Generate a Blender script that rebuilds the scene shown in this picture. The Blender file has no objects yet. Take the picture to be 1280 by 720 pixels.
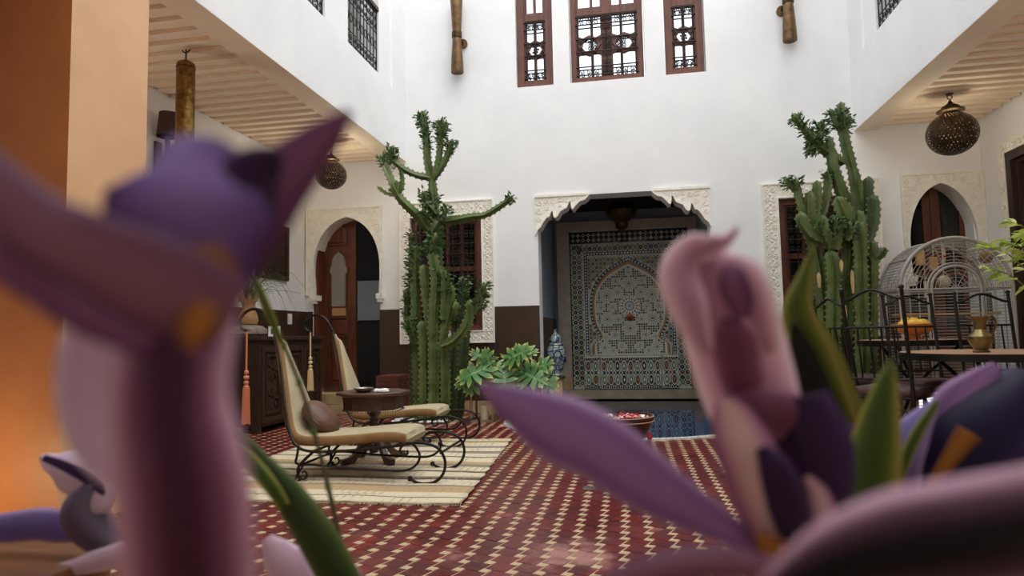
import bpy, bmesh, math, random
from math import pi, sin, cos, tan, sqrt, atan2, hypot, radians as rad
from mathutils import Vector as V, Matrix, Euler, geometry
random.seed(7)
S = bpy.context.scene
COL = S.collection
# ------------------------------------------------------------------ camera
FPX = 826.0                                    # focal length in pixels of a 1280 px wide frame
CAMLOC = V((0, 0, 0.92))
cam_d = bpy.data.cameras.new('camera')
cam = bpy.data.objects.new('camera', cam_d)
COL.objects.link(cam)
cam.location = CAMLOC
cam.rotation_euler = (rad(94.1511), rad(1.1385), rad(10.1367))
cam_d.sensor_width = 36.0
cam_d.lens = FPX / 1280.0 * 36.0
cam_d.clip_start = 0.01
cam_d.dof.use_dof = True
cam_d.dof.focus_distance = 6.5
cam_d.dof.aperture_fstop = 5.6
S.camera = cam
CM = cam.rotation_euler.to_matrix()
# ------------------------------------------------------------------ sky, sun, exposure
W = bpy.data.worlds.new('sky')
S.world = W
W.use_nodes = True
_bg = W.node_tree.nodes['Background']
_bg.inputs[0].default_value = (0.94, 0.985, 1.0, 1)
_bg.inputs[1].default_value = 1.5
sun_d = bpy.data.lights.new('sun_through_cloud', 'SUN')
sun_d.energy = 1.1
sun_d.angle = rad(50)
sun_d.color = (1.0, 0.97, 0.92)
sun = bpy.data.objects.new('sun_through_cloud', sun_d)
COL.objects.link(sun)
sun.rotation_euler = V((-0.35, 0.30, -1)).to_track_quat('-Z', 'Y').to_euler()
S.view_settings.view_transform = 'Standard'
S.view_settings.look = 'None'
S.view_settings.gamma = 1.0
S.view_settings.use_curve_mapping = False
S.view_settings.exposure = 0.58
try:
    S.cycles.use_denoising = True
    S.cycles.max_bounces = 12
    S.cycles.diffuse_bounces = 9
    S.cycles.transparent_max_bounces = 12
except Exception:
    pass

# ------------------------------------------------------------------ helpers
def at(px, py, d):
    """a point d metres in front of the camera along the ray of a 1280x720 pixel"""
    return CAMLOC + CM @ V(((px - 640) / FPX * d, -(py - 360) / FPX * d, -d))

def atY(px, py, y):
    """where that ray meets the upright plane Y = y"""
    r = CM @ V(((px - 640) / FPX, -(py - 360) / FPX, -1))
    return CAMLOC + r * (y / r.y)

def lin(c):
    return tuple(((x / 255) / 12.92 if x / 255 <= 0.04045 else ((x / 255 + 0.055) / 1.055) ** 2.4) for x in c) + (1,)

def catmull(P, n):
    """n+1 points along a smooth curve through P (any tuple length)"""
    P = [tuple(p) for p in P]
    m = len(P) - 1
    out = []
    for k in range(n + 1):
        t = k / n * m
        i = min(int(t), m - 1)
        u = t - i
        p0, p1, p2, p3 = P[max(i - 1, 0)], P[i], P[i + 1], P[min(i + 2, m)]
        out.append(tuple(0.5 * (2 * b + (c - a) * u + (2 * a - 5 * b + 4 * c - d) * u * u + (3 * b - a - 3 * c + d) * u ** 3)
                         for a, b, c, d in zip(p0, p1, p2, p3)))
    return out

ORG = {}

class MB:
    def __init__(s):
        s.v, s.f, s.m, s.uv = [], [], [], None
    def add(s, vs, fs, m=0):
        o = len(s.v)
        s.v += [tuple(p) for p in vs]
        s.f += [tuple(i + o for i in f) for f in fs]
        s.m += [m] * len(fs)
        return s
    def box(s, x0, x1, y0, y1, z0, z1, m=0, M=None):
        vs = [V((x, y, z)) for z in (z0, z1) for y in (y0, y1) for x in (x0, x1)]
        if M is not None:
            vs = [M @ p for p in vs]
        return s.add(vs, [(0, 2, 3, 1), (4, 5, 7, 6), (0, 1, 5, 4), (2, 6, 7, 3), (0, 4, 6, 2), (1, 3, 7, 5)], m)
    def tube(s, pts, r, n=6, m=0, closed=False, flat=None):
        pts = [V(p) for p in pts]
        k = len(pts)
        rs = list(r) if isinstance(r, (list, tuple)) else [r] * k
        ref = None
        vs = []
        for i, p in enumerate(pts):
            if closed:
                t = pts[(i + 1) % k] - pts[i - 1]
            else:
                t = pts[min(i + 1, k - 1)] - pts[max(i - 1, 0)]
            if t.length < 1e-9:
                t = V((0, 0, 1))
            t.normalize()
            if ref is None:
                ref = V((0, 0, 1)) if abs(t.z) < 0.9 else V((1, 0, 0))
            a = ref - t * ref.dot(t)
            if a.length < 1e-4:
                a = t.orthogonal()
            a.normalize()
            ref = a
            b = t.cross(a)
            for j in range(n):
                q = 2 * pi * (j + .5) / n
                vs.append(p + (a * cos(q) + b * sin(q)) * rs[i])
        fs = []
        for i in range(k if closed else k - 1):
            i2 = (i + 1) % k
            for j in range(n):
                j2 = (j + 1) % n
                fs.append((i * n + j, i * n + j2, i2 * n + j2, i2 * n + j))
        if not closed:
            fs += [tuple(range(n - 1, -1, -1)), tuple(range((k - 1) * n, k * n))]
        return s.add(vs, fs, m)
    def lathe(s, prof, n=24, c=(0, 0, 0), m=0, M=None):
        vs, fs = [], []
        for r, z in prof:
            for j in range(n):
                q = 2 * pi * j / n
                p = V((r * cos(q), r * sin(q), z))
                if M is not None:
                    p = M @ p
                vs.append(p + V(c))
        for i in range(len(prof) - 1):
            for j in range(n):
                j2 = (j + 1) % n
                fs.append((i * n + j, i * n + j2, (i + 1) * n + j2, (i + 1) * n + j))
        if prof[0][0] > 1e-6:
            fs.append(tuple(range(n - 1, -1, -1)))
        if prof[-1][0] > 1e-6:
            fs.append(tuple(range((len(prof) - 1) * n, len(prof) * n)))
        return s.add(vs, fs, m)
    def prism(s, poly, a, b, f, m=0):
        """poly [(u,w)] between depths a and b; f(u,w,d) -> xyz"""
        n = len(poly)
        vs = [f(u, w, a) for u, w in poly] + [f(u, w, b) for u, w in poly]
        fs = [tuple(range(n)), tuple(range(2 * n - 1, n - 1, -1))]
        fs += [(i, i + n, (i + 1) % n + n, (i + 1) % n) for i in range(n)]
        return s.add(vs, fs, m)
    def strip(s, outer, inner, a, b, f, m=0, closed=True):
        """band between two outlines of equal length, extruded from a to b"""
        n = len(outer)
        vs = [f(u, w, d) for d in (a, b) for L in (outer, inner) for u, w in L]
        fs = []
        for i in range(n if closed else n - 1):
            j = (i + 1) % n
            fs += [(i, j, n + j, n + i), (2 * n + i, 3 * n + i, 3 * n + j, 2 * n + j),
                   (i, 2 * n + i, 2 * n + j, j), (n + i, n + j, 3 * n + j, 3 * n + i)]
        if not closed:
            fs += [(0, n, 3 * n, 2 * n), (n - 1, 3 * n - 1, 4 * n - 1, 2 * n - 1)]
        return s.add(vs, fs, m)
    def grid(s, rows, m=0, flip=False):
        k = len(rows[0])
        fs = []
        for i in range(len(rows) - 1):
            for j in range(k - 1):
                q = (i * k + j, i * k + j + 1, (i + 1) * k + j + 1, (i + 1) * k + j)
                fs.append(q[::-1] if flip else q)
        return s.add([p for r in rows for p in r], fs, m)
    def build(s, name, mats, parent=None, smooth=True, kind=None, angle=35):
        me = bpy.data.meshes.new(name)
        o = V(ORG.get(parent.name, (0, 0, 0))) if parent else V((0, 0, 0))
        me.from_pydata([tuple(V(p) - o) for p in s.v], [], s.f)
        mats = mats if isinstance(mats, (list, tuple)) else [mats]
        for q in mats:
            me.materials.append(q)
        if len(mats) > 1:
            me.polygons.foreach_set('material_index', s.m)
        if s.uv:
            lay = me.uv_layers.new(name='uv')
            for l in me.loops:
                lay.data[l.index].uv = s.uv[l.vertex_index]
        bm = bmesh.new()
        bm.from_mesh(me)
        bmesh.ops.recalc_face_normals(bm, faces=bm.faces)
        bm.to_mesh(me)
        bm.free()
        if smooth:
            me.polygons.foreach_set('use_smooth', [True] * len(me.polygons))
            me.set_sharp_from_angle(angle=rad(angle))
        me.update()
        ob = bpy.data.objects.new(name, me)
        COL.objects.link(ob)
        if parent:
            ob.parent = parent
            ORG[ob.name] = tuple(o)
        if kind:
            ob['kind'] = kind
        return ob

def tag(o, label, cat, group=None, kind=None):
    o['label'] = label
    o['category'] = cat
    if group:
        o['group'] = group
    if kind:
        o['kind'] = kind
    return o

def thing(name, label, cat, loc=(0, 0, 0), group=None):
    o = bpy.data.objects.new(name, None)
    o.empty_display_size = 0.05
    COL.objects.link(o)
    o.location = loc
    ORG[o.name] = tuple(loc)
    return tag(o, label, cat, group)

def setting(name, loc=(0, 0, 0)):
    o = bpy.data.objects.new(name, None)
    COL.objects.link(o)
    o.location = loc
    ORG[o.name] = tuple(loc)
    o['kind'] = 'structure'
    return o

def dup(root, loc, rz=0.0, label=None, sc=None):
    r = root.copy()
    COL.objects.link(r)
    r.location = loc
    r.rotation_euler = (0, 0, rz)
    if sc:
        r.scale = (sc, sc, sc)
    if label:
        r['label'] = label
    for ch in root.children:
        c = ch.copy()
        COL.objects.link(c)
        c.parent = r
        for g in ch.children:
            d = g.copy()
            COL.objects.link(d)
            d.parent = c
    return r

def bevel(o, w=0.006, seg=2):
    b = o.modifiers.new('bevel', 'BEVEL')
    b.width = w
    b.segments = seg
    b.limit_method = 'ANGLE'
    return o

def subsurf(o, n=1):
    b = o.modifiers.new('sub', 'SUBSURF')
    b.levels = b.render_levels = n
    return o

# ------------------------------------------------------------------ materials
def new_mat(name):
    m = bpy.data.materials.new(name)
    m.use_nodes = True
    return m, m.node_tree, m.node_tree.nodes['Principled BSDF']

def ramp(nt, stops, interp='LINEAR'):
    r = nt.nodes.new('ShaderNodeValToRGB')
    e = r.color_ramp
    e.interpolation = interp
    while len(e.elements) < len(stops):
        e.elements.new(0.5)
    for k, (p, c) in zip(e.elements, stops):
        k.position = p
        k.color = c
    return r

def mat(name, c, c2=None, scale=6, rough=0.6, metal=0.0, bump=0.0, bscale=60, stretch=None, spec=0.5, detail=6, lo=0.35, hi=0.65, **kw):
    m, nt, b = new_mat(name)
    L = nt.links.new
    tc = nt.nodes.new('ShaderNodeTexCoord')
    src = tc.outputs['Object']
    if stretch:
        mp = nt.nodes.new('ShaderNodeMapping')
        mp.inputs['Scale'].default_value = stretch
        L(src, mp.inputs[0])
        src = mp.outputs[0]
    c = lin(c)
    if c2:
        n = nt.nodes.new('ShaderNodeTexNoise')
        n.inputs['Scale'].default_value = scale
        n.inputs['Detail'].default_value = detail
        n.inputs['Roughness'].default_value = 0.65
        L(src, n.inputs['Vector'])
        r = ramp(nt, [(lo, c), (hi, lin(c2))])
        L(n.outputs['Fac'], r.inputs[0])
        L(r.outputs[0], b.inputs['Base Color'])
    else:
        b.inputs['Base Color'].default_value = c
    b.inputs['Roughness'].default_value = rough
    b.inputs['Metallic'].default_value = metal
    b.inputs['Specular IOR Level'].default_value = spec
    if bump:
        n2 = nt.nodes.new('ShaderNodeTexNoise')
        n2.inputs['Scale'].default_value = bscale
        n2.inputs['Detail'].default_value = 4
        L(src, n2.inputs['Vector'])
        bp = nt.nodes.new('ShaderNodeBump')
        bp.inputs['Strength'].default_value = bump
        bp.inputs['Distance'].default_value = 0.01
        L(n2.outputs['Fac'], bp.inputs['Height'])
        L(bp.outputs[0], b.inputs['Normal'])
    for k, v in kw.items():
        b.inputs[k.replace('_', ' ')].default_value = v
    return m

PLASTER = mat('white_plaster', (240, 240, 240), (233, 233, 234), 1.5, 0.75, bump=0.12, bscale=25)
TAN_PAINT = mat('tan_ceiling_paint', (238, 222, 200), (230, 212, 190), 3, 0.7)
PEACH_SHADE = mat('peach_tadelakt_painted_shade', (156, 92, 44), (142, 80, 36), 2.0, 0.5, bump=0.1, bscale=18)
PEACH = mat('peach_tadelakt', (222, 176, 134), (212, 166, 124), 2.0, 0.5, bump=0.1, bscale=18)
WAINS = mat('dark_brown_tadelakt', (70, 50, 38), (54, 38, 28), 2.2, 0.42, bump=0.08, bscale=12)
STUCCO = mat('carved_stucco', (246, 243, 234), (234, 229, 217), 14, 0.8, bump=0.5, bscale=70)
STUCCO_DARK = mat('aged_stucco', (196, 188, 170), (176, 166, 148), 10, 0.85, bump=0.5, bscale=70)
BLUEWALL = mat('blue_grey_plaster', (158, 176, 190), (140, 158, 174), 2.5, 0.7)
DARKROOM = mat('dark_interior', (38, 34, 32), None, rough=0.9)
GREYWALL = mat('grey_interior_plaster', (150, 152, 146), (138, 140, 134), 3, 0.8)
WOOD_RED = mat('red_brown_wood', (112, 62, 42), (82, 42, 28), 5, 0.45, bump=0.15, bscale=40, stretch=(6, 6, 0.7))
WOOD_DARK = mat('dark_carved_wood', (66, 46, 34), (44, 30, 22), 5, 0.5, bump=0.3, bscale=30, stretch=(4, 4, 0.8))
WOOD_TABLE = mat('walnut', (84, 54, 40), (58, 36, 28), 6, 0.38, bump=0.1, bscale=30, stretch=(1, 8, 8))
IRON = mat('black_iron', (28, 26, 25), (40, 37, 35), 30, 0.42, metal=0.6, bump=0.1, bscale=120)
IRON_BROWN = mat('rusty_grille_iron', (52, 38, 32), (36, 28, 26), 20, 0.55, metal=0.5)
BRASS = mat('hammered_brass', (150, 116, 58), (92, 66, 32), 22, 0.34, metal=0.9, bump=0.6, bscale=60)
BRASS_OLD = mat('pierced_dark_brass', (92, 70, 42), (48, 36, 24), 40, 0.34, metal=0.85, bump=0.7, bscale=90)
BRONZE = mat('bronze_sconce', (122, 94, 62), (84, 62, 40), 12, 0.42, metal=0.7, bump=0.3, bscale=80)
GLASS_SKY = mat('mirror_bright_glass', (225, 232, 240), None, rough=0.06, metal=1.0, bump=0.05, bscale=5)
GLASS_DARK = mat('dark_window_glass', (22, 20, 20), None, rough=0.08, spec=0.6)
GLASS_FROST = mat('frosted_glass', (150, 146, 138), (138, 134, 126), 4, 0.35)
TILE_TAN = mat('tan_stone_tile', (196, 168, 126), (170, 142, 104), 6, 0.55, bump=0.15, bscale=30)
CONCRETE = mat('tan_ledge_stone', (170, 156, 130), (148, 134, 110), 6, 0.6, bump=0.15, bscale=30)
GROUT = mat('pale_grout', (196, 160, 132), (176, 138, 114), 8, 0.7)
CREAM_TILE = mat('cream_cement_tile', (198, 174, 140), (180, 156, 122), 9, 0.5)
WHITE_TILE = mat('white_mosaic', (226, 226, 222), (208, 208, 206), 20, 0.3)
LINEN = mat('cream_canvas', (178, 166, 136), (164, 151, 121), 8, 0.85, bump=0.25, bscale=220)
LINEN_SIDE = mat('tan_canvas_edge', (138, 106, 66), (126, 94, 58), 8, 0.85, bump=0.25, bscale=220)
LEATHER = mat('brown_velvet', (104, 70, 50), (78, 50, 36), 7, 0.5, bump=0.25, bscale=30)
SILK_CREAM = mat('cream_silk', (214, 192, 150), (190, 164, 120), 30, 0.4, stretch=(30, 30, 1))
SILK_PEACH = mat('salmon_silk', (214, 138, 104), (190, 112, 82), 30, 0.4, stretch=(30, 30, 1))
WHITE_MAT = mat('white_satin', (236, 236, 232), None, rough=0.35)
CACTUS = mat('cactus_green', (88, 106, 52), (62, 82, 38), 7, 0.5, bump=0.1, bscale=40)
CACTUS_D = mat('cactus_dark_green', (66, 86, 50), (48, 66, 36), 7, 0.5, bump=0.1, bscale=40)
SPINE = mat('tan_spines', (150, 128, 86), (110, 88, 56), 20, 0.7)
SCAR = mat('cork_scar', (206, 184, 130), (170, 140, 92), 12, 0.8)
LEAF_C = mat('spurge_leaf', (76, 112, 56), (48, 78, 38), 16, 0.4)
PEBBLE = mat('white_pebble', (236, 234, 228), (214, 212, 206), 20, 0.5)
SOIL = mat('soil', (70, 54, 42), (50, 38, 30), 20, 0.95, bump=0.5, bscale=40)
CAGE_M = mat('grey_cage_paint', (176, 172, 164), (160, 156, 148), 10, 0.4)
MAROON = mat('maroon_lacquer', (74, 30, 28), (52, 20, 20), 6, 0.3)
RED_GLAZE = mat('red_glaze', (176, 26, 26), (150, 18, 20), 4, 0.25)
SEATPAD = mat('brown_seat_pad', (88, 66, 62), (74, 54, 50), 6, 0.55)
ROSESTONE = mat('rose_stone_top', (190, 152, 124), (160, 116, 92), 24, 0.4, detail=9)
TERRA = mat('terracotta', (206, 134, 70), (184, 112, 54), 6, 0.45)
LEMON = mat('yellow_fruit', (232, 190, 70), (214, 160, 50), 5, 0.4)
JUG = mat('old_brass_jug', (140, 124, 84), (96, 82, 54), 8, 0.3, metal=0.85, bump=0.2, bscale=40)
BRICK = mat('red_brick', (112, 58, 46), (84, 42, 34), 12, 0.8, bump=0.4, bscale=60)
CLAY = mat('tan_clay', (196, 156, 104), (160, 118, 74), 9, 0.75, bump=0.4, bscale=40)
GREYSTONE = mat('grey_fur_stone', (150, 138, 124), (104, 92, 82), 14, 0.9, bump=0.6, bscale=60)
PEWTER = mat('pewter', (176, 170, 156), None, rough=0.25, metal=0.8)
CANDLE = mat('ivory_wax', (236, 220, 188), None, rough=0.5)
CHROME_W = mat('tin_lantern_frame', (158, 140, 112), (120, 104, 82), 10, 0.5, metal=0.3)
SHADE = mat('brown_lampshade', (70, 48, 38), (60, 40, 32), 6, 0.8)
BLACK = mat('black_paint', (24, 24, 26), None, rough=0.4)
PAPER_DARK = mat('dark_photograph', (52, 58, 56), (34, 38, 38), 9, 0.4)
ZBASE = mat('zellige_cream', (204, 212, 190), (188, 196, 174), 12, 0.3)
ZBLK = mat('zellige_black', (34, 36, 40), None, rough=0.22)
ZNAVY = mat('zellige_navy', (40, 54, 88), None, rough=0.22)
ZGRN = mat('zellige_green', (112, 150, 128), (88, 126, 106), 30, 0.22)
ZBRN = mat('zellige_brown', (112, 88, 66), (92, 68, 50), 30, 0.22)
ZOCH = mat('zellige_ochre', (178, 138, 74), (156, 116, 58), 30, 0.22)
ZWHT = mat('zellige_white', (226, 226, 214), None, rough=0.22)
ZTEAL = mat('zellige_teal', (120, 166, 160), None, rough=0.22)
def black_inside_brass():
    m = BRASS_OLD.copy()
    m.name = 'pierced_brass_black_inside'
    nt = m.node_tree
    b = nt.nodes['Principled BSDF']
    g = nt.nodes.new('ShaderNodeNewGeometry')
    d = nt.nodes.new('ShaderNodeBsdfDiffuse')
    d.inputs[0].default_value = (.0015, .0012, .001, 1)  # shade inside the globe put into the colour: near black, so no glow
    x = nt.nodes.new('ShaderNodeMixShader')
    nt.links.new(g.outputs['Backfacing'], x.inputs[0])
    nt.links.new(b.outputs[0], x.inputs[1])
    nt.links.new(d.outputs[0], x.inputs[2])
    nt.links.new(x.outputs[0], nt.nodes['Material Output'].inputs[0])
    return m
BRASS_BLACK_IN = black_inside_brass()
ZM = [ZBASE, ZBLK, ZNAVY, ZGRN, ZBRN, ZOCH, ZWHT, ZTEAL]
def red_tile_mat():
    m, nt, b = new_mat('red_cement_tile')
    L = nt.links.new
    g = nt.nodes.new('ShaderNodeNewGeometry')
    vor = nt.nodes.new('ShaderNodeTexVoronoi')
    vor.inputs['Scale'].default_value = 9
    L(g.outputs['Position'], vor.inputs['Vector'])
    r = ramp(nt, [(0.0, lin((72, 20, 26))), (0.35, lin((92, 25, 30))), (0.7, lin((101, 28, 30))), (1.0, lin((128, 41, 36)))])
    L(vor.outputs['Color'], r.inputs[0])
    n = nt.nodes.new('ShaderNodeTexNoise')
    n.inputs['Scale'].default_value = 2.4
    n.inputs['Detail'].default_value = 9
    n.inputs['Roughness'].default_value = 0.7
    L(g.outputs['Position'], n.inputs['Vector'])
    # worn, scuffed paths across the courtyard
    d = nt.nodes.new('ShaderNodeVectorMath')
    d.operation = 'DISTANCE'
    d.inputs[1].default_value = (-0.40, 2.85, 0)
    L(g.outputs['Position'], d.inputs[0])
    mr = nt.nodes.new('ShaderNodeMapRange')
    mr.inputs['From Min'].default_value = 0.0
    mr.inputs['From Max'].default_value = 0.55
    mr.inputs['To Min'].default_value = 0.17
    mr.inputs['To Max'].default_value = 0.0
    L(d.outputs['Value'], mr.inputs['Value'])
    ad = nt.nodes.new('ShaderNodeMath')
    ad.operation = 'ADD'
    L(n.outputs['Fac'], ad.inputs[0])
    L(mr.outputs[0], ad.inputs[1])
    wr = ramp(nt, [(0.60, (0, 0, 0, 1)), (0.74, (.85, .85, .85, 1))])
    L(ad.outputs[0], wr.inputs[0])
    mx = nt.nodes.new('ShaderNodeMixRGB')
    mx.inputs[2].default_value = lin((172, 122, 114))
    L(wr.outputs[0], mx.inputs[0])
    L(r.outputs[0], mx.inputs[1])
    L(mx.outputs[0], b.inputs['Base Color'])
    rr = ramp(nt, [(0.3, (0.2,) * 3 + (1,)), (0.7, (0.42,) * 3 + (1,))])
    L(ad.outputs[0], rr.inputs[0])
    L(rr.outputs[0], b.inputs['Roughness'])
    bp = nt.nodes.new('ShaderNodeBump')
    bp.inputs['Strength'].default_value = 0.12
    bp.inputs['Distance'].default_value = 0.004
    L(n.outputs['Fac'], bp.inputs['Height'])
    L(bp.outputs[0], b.inputs['Normal'])
    return m
RED_TILE = red_tile_mat()

def rug_mat():
    m, nt, b = new_mat('striped_wool_rug')
    L = nt.links.new
    tc = nt.nodes.new('ShaderNodeTexCoord')
    sp = nt.nodes.new('ShaderNodeSeparateXYZ')
    L(tc.outputs['Object'], sp.inputs[0])
    # woven bands one after another along the length of the rug, their edges a little uneven
    n = nt.nodes.new('ShaderNodeTexNoise')
    n.inputs['Scale'].default_value = 3.0
    n.inputs['Detail'].default_value = 5
    L(tc.outputs['Object'], n.inputs['Vector'])
    t1 = nt.nodes.new('ShaderNodeMath'); t1.operation = 'MULTIPLY_ADD'
    t1.inputs[1].default_value = 1 / 2.24
    t1.inputs[2].default_value = -3.56 / 2.24 - .012
    L(sp.outputs[1], t1.inputs[0])
    t2 = nt.nodes.new('ShaderNodeMath'); t2.operation = 'MULTIPLY_ADD'
    t2.inputs[1].default_value = .024
    L(n.outputs['Fac'], t2.inputs[0]); L(t1.outputs[0], t2.inputs[2])
    cr1, dk, tn, gy = lin((204, 192, 164)), lin((96, 82, 68)), lin((176, 148, 106)), lin((134, 122, 106))
    r = ramp(nt, [(0, cr1), (.05, dk), (.058, cr1), (.11, tn), (.17, gy), (.19, cr1), (.255, dk), (.285, gy), (.30, cr1), (.36, dk), (.38, cr1), (.45, gy), (.485, tn), (.53, cr1), (.60, dk), (.62, cr1), (.68, gy), (.71, dk), (.72, cr1), (.79, gy), (.83, cr1), (.90, tn), (.94, dk), (.95, cr1)], 'CONSTANT')
    L(t2.outputs[0], r.inputs[0])
    # rows of small stitched dashes
    w1 = nt.nodes.new('ShaderNodeTexBrick')
    w1.inputs['Scale'].default_value = 1.0
    w1.inputs['Brick Width'].default_value = 0.05
    w1.inputs['Row Height'].default_value = 0.17
    w1.inputs['Mortar Size'].default_value = 0.008
    w1.inputs['Mortar Smooth'].default_value = 0.2
    L(tc.outputs['Object'], w1.inputs['Vector'])
    mx = nt.nodes.new('ShaderNodeMixRGB')
    mx.inputs[2].default_value = lin((150, 136, 118))
    ma = nt.nodes.new('ShaderNodeMath')
    ma.operation = 'MULTIPLY'
    n3 = nt.nodes.new('ShaderNodeTexNoise')
    n3.inputs['Scale'].default_value = 5
    L(tc.outputs['Object'], n3.inputs['Vector'])
    r3 = ramp(nt, [(0.45, (0, 0, 0, 1)), (0.6, (0.7, 0.7, 0.7, 1))])
    L(n3.outputs['Fac'], r3.inputs[0])
    L(w1.outputs['Fac'], ma.inputs[0])
    L(r3.outputs[0], ma.inputs[1])
    L(ma.outputs[0], mx.inputs[0])
    L(r.outputs[0], mx.inputs[1])
    L(mx.outputs[0], b.inputs['Base Color'])
    b.inputs['Roughness'].default_value = 0.95
    n2 = nt.nodes.new('ShaderNodeTexNoise')
    n2.inputs['Scale'].default_value = 120
    L(tc.outputs['Object'], n2.inputs['Vector'])
    bp = nt.nodes.new('ShaderNodeBump')
    bp.inputs['Strength'].default_value = 0.4
    bp.inputs['Distance'].default_value = 0.006
    L(n2.outputs['Fac'], bp.inputs['Height'])
    L(bp.outputs[0], b.inputs['Normal'])
    return m
RUG = rug_mat()

def pool_mat():
    m, nt, b = new_mat('blue_pool_mosaic')
    L = nt.links.new
    tc = nt.nodes.new('ShaderNodeTexCoord')
    w = nt.nodes.new('ShaderNodeTexBrick')
    w.inputs['Scale'].default_value = 1
    w.inputs['Brick Width'].default_value = 0.05
    w.inputs['Row Height'].default_value = 0.05
    w.inputs['Mortar Size'].default_value = 0.003
    w.offset = 0
    w.inputs['Color1'].default_value = lin((26, 56, 104))
    w.inputs['Color2'].default_value = lin((34, 76, 130))
    w.inputs['Mortar'].default_value = lin((80, 110, 144))
    L(tc.outputs['Object'], w.inputs['Vector'])
    L(w.outputs['Color'], b.inputs['Base Color'])
    b.inputs['Roughness'].default_value = 0.3
    return m
POOL = pool_mat()

def water_mat():
    m, nt, b = new_mat('pool_water')
    L = nt.links.new
    b.inputs['Base Color'].default_value = (0.75, 0.88, 1, 1)
    b.inputs['Roughness'].default_value = 0.0
    b.inputs['IOR'].default_value = 1.33
    b.inputs['Transmission Weight'].default_value = 1.0
    tc = nt.nodes.new('ShaderNodeTexCoord')
    n = nt.nodes.new('ShaderNodeTexNoise')
    n.inputs['Scale'].default_value = 5
    L(tc.outputs['Object'], n.inputs['Vector'])
    bp = nt.nodes.new('ShaderNodeBump')
    bp.inputs['Strength'].default_value = 0.02
    bp.inputs['Distance'].default_value = 0.02
    L(n.outputs['Fac'], bp.inputs['Height'])
    L(bp.outputs[0], b.inputs['Normal'])
    return m
WATER = water_mat()

def glass_mat():
    m, nt, b = new_mat('clear_lantern_glass')
    b.inputs['Base Color'].default_value = (0.95, 0.97, 0.95, 1)
    b.inputs['Roughness'].default_value = 0.03
    b.inputs['IOR'].default_value = 1.1
    b.inputs['Transmission Weight'].default_value = 1.0
    return m
GLASS = glass_mat()

# ================================================================== THE SETTING
YB = 8.06            # face of the back wall
XL, XR = -4.18, 3.91         # outer walls of the side galleries
FL, FR = -2.79, 2.615        # faces of the storey above the galleries
ZC, ZT = 3.20, 6.7           # gallery ceiling, top of the house
YF = -0.40                    # inner face of the wall above the camera's gallery
fy = lambda y: (lambda u, w, d: (u, y + d, w))
fx = lambda x: (lambda u, w, d: (x + d, u, w))

def wall_with_holes(u0, u1, w0, w1, holes, a, b, f):
    us = sorted({u0, u1, *[h[0] for h in holes], *[h[1] for h in holes]})
    ws = sorted({w0, w1, *[h[2] for h in holes], *[h[3] for h in holes]})
    us = [u for u in us if u0 <= u <= u1]
    ws = [w for w in ws if w0 <= w <= w1]
    idx, vs, fs = {}, [], []
    def P(i, j, d):
        k = (i, j, d)
        if k not in idx:
            idx[k] = len(vs)
            vs.append(f(us[i], ws[j], (a, b)[d]))
        return idx[k]
    solid = lambda i, j: 0 <= i < len(us) - 1 and 0 <= j < len(ws) - 1 and not any(
        h[0] <= (us[i] + us[i + 1]) / 2 <= h[1] and h[2] <= (ws[j] + ws[j + 1]) / 2 <= h[3] for h in holes)
    for i in range(len(us) - 1):
        for j in range(len(ws) - 1):
            if not solid(i, j):
                continue
            for d in (0, 1):
                fs.append((P(i, j, d), P(i + 1, j, d), P(i + 1, j + 1, d), P(i, j + 1, d)))
            for di, dj, p, q in ((-1, 0, (0, 0), (0, 1)), (1, 0, (1, 0), (1, 1)), (0, -1, (0, 0), (1, 0)), (0, 1, (0, 1), (1, 1))):
                if not solid(i + di, j + dj):
                    fs.append((P(i + p[0], j + p[1], 0), P(i + q[0], j + q[1], 0), P(i + q[0], j + q[1], 1), P(i + p[0], j + p[1], 1)))
    return MB().add(vs, fs)

UP = [(-1.319, -0.848, 4.055, 6.3), (-0.637, 0.285, 4.055, 6.3), (0.524, 1.004, 4.055, 6.3)]
LWIN = (-2.738, -1.802, 1.0, 2.455)
RWIN = (1.744, 2.698, 1.0, 2.455)
ALC = (-1.09, 0.97, -1.0, 2.636)
LDOOR = (-4.08, -3.155, 0.0, 2.56)
RDOOR = (3.10, 3.79, 0.0, 2.56)
wall_with_holes(XL - .3, XR + .3, -0.6, ZT, UP + [LWIN, RWIN, ALC, LDOOR, RDOOR], 0, 0.3, fy(YB)).build('wall_back', PLASTER, smooth=False, kind='structure')
# outer gallery walls
RW = (6.30, 7.56, 0.25, 2.71)
MB().box(XL - .3, XL, -2.3, YB, -.6, ZT).build('wall_left', PLASTER, smooth=False, kind='structure')
wall_with_holes(-2.3, YB, -.6, ZT, [RW], 0, 0.3, fx(XR)).build('wall_right', PLASTER, smooth=False, kind='structure')
MB().box(XL - .3, XR + .3, -2.3, -2.0, -.6, ZT).build('wall_front', PLASTER, smooth=False, kind='structure')

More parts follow.
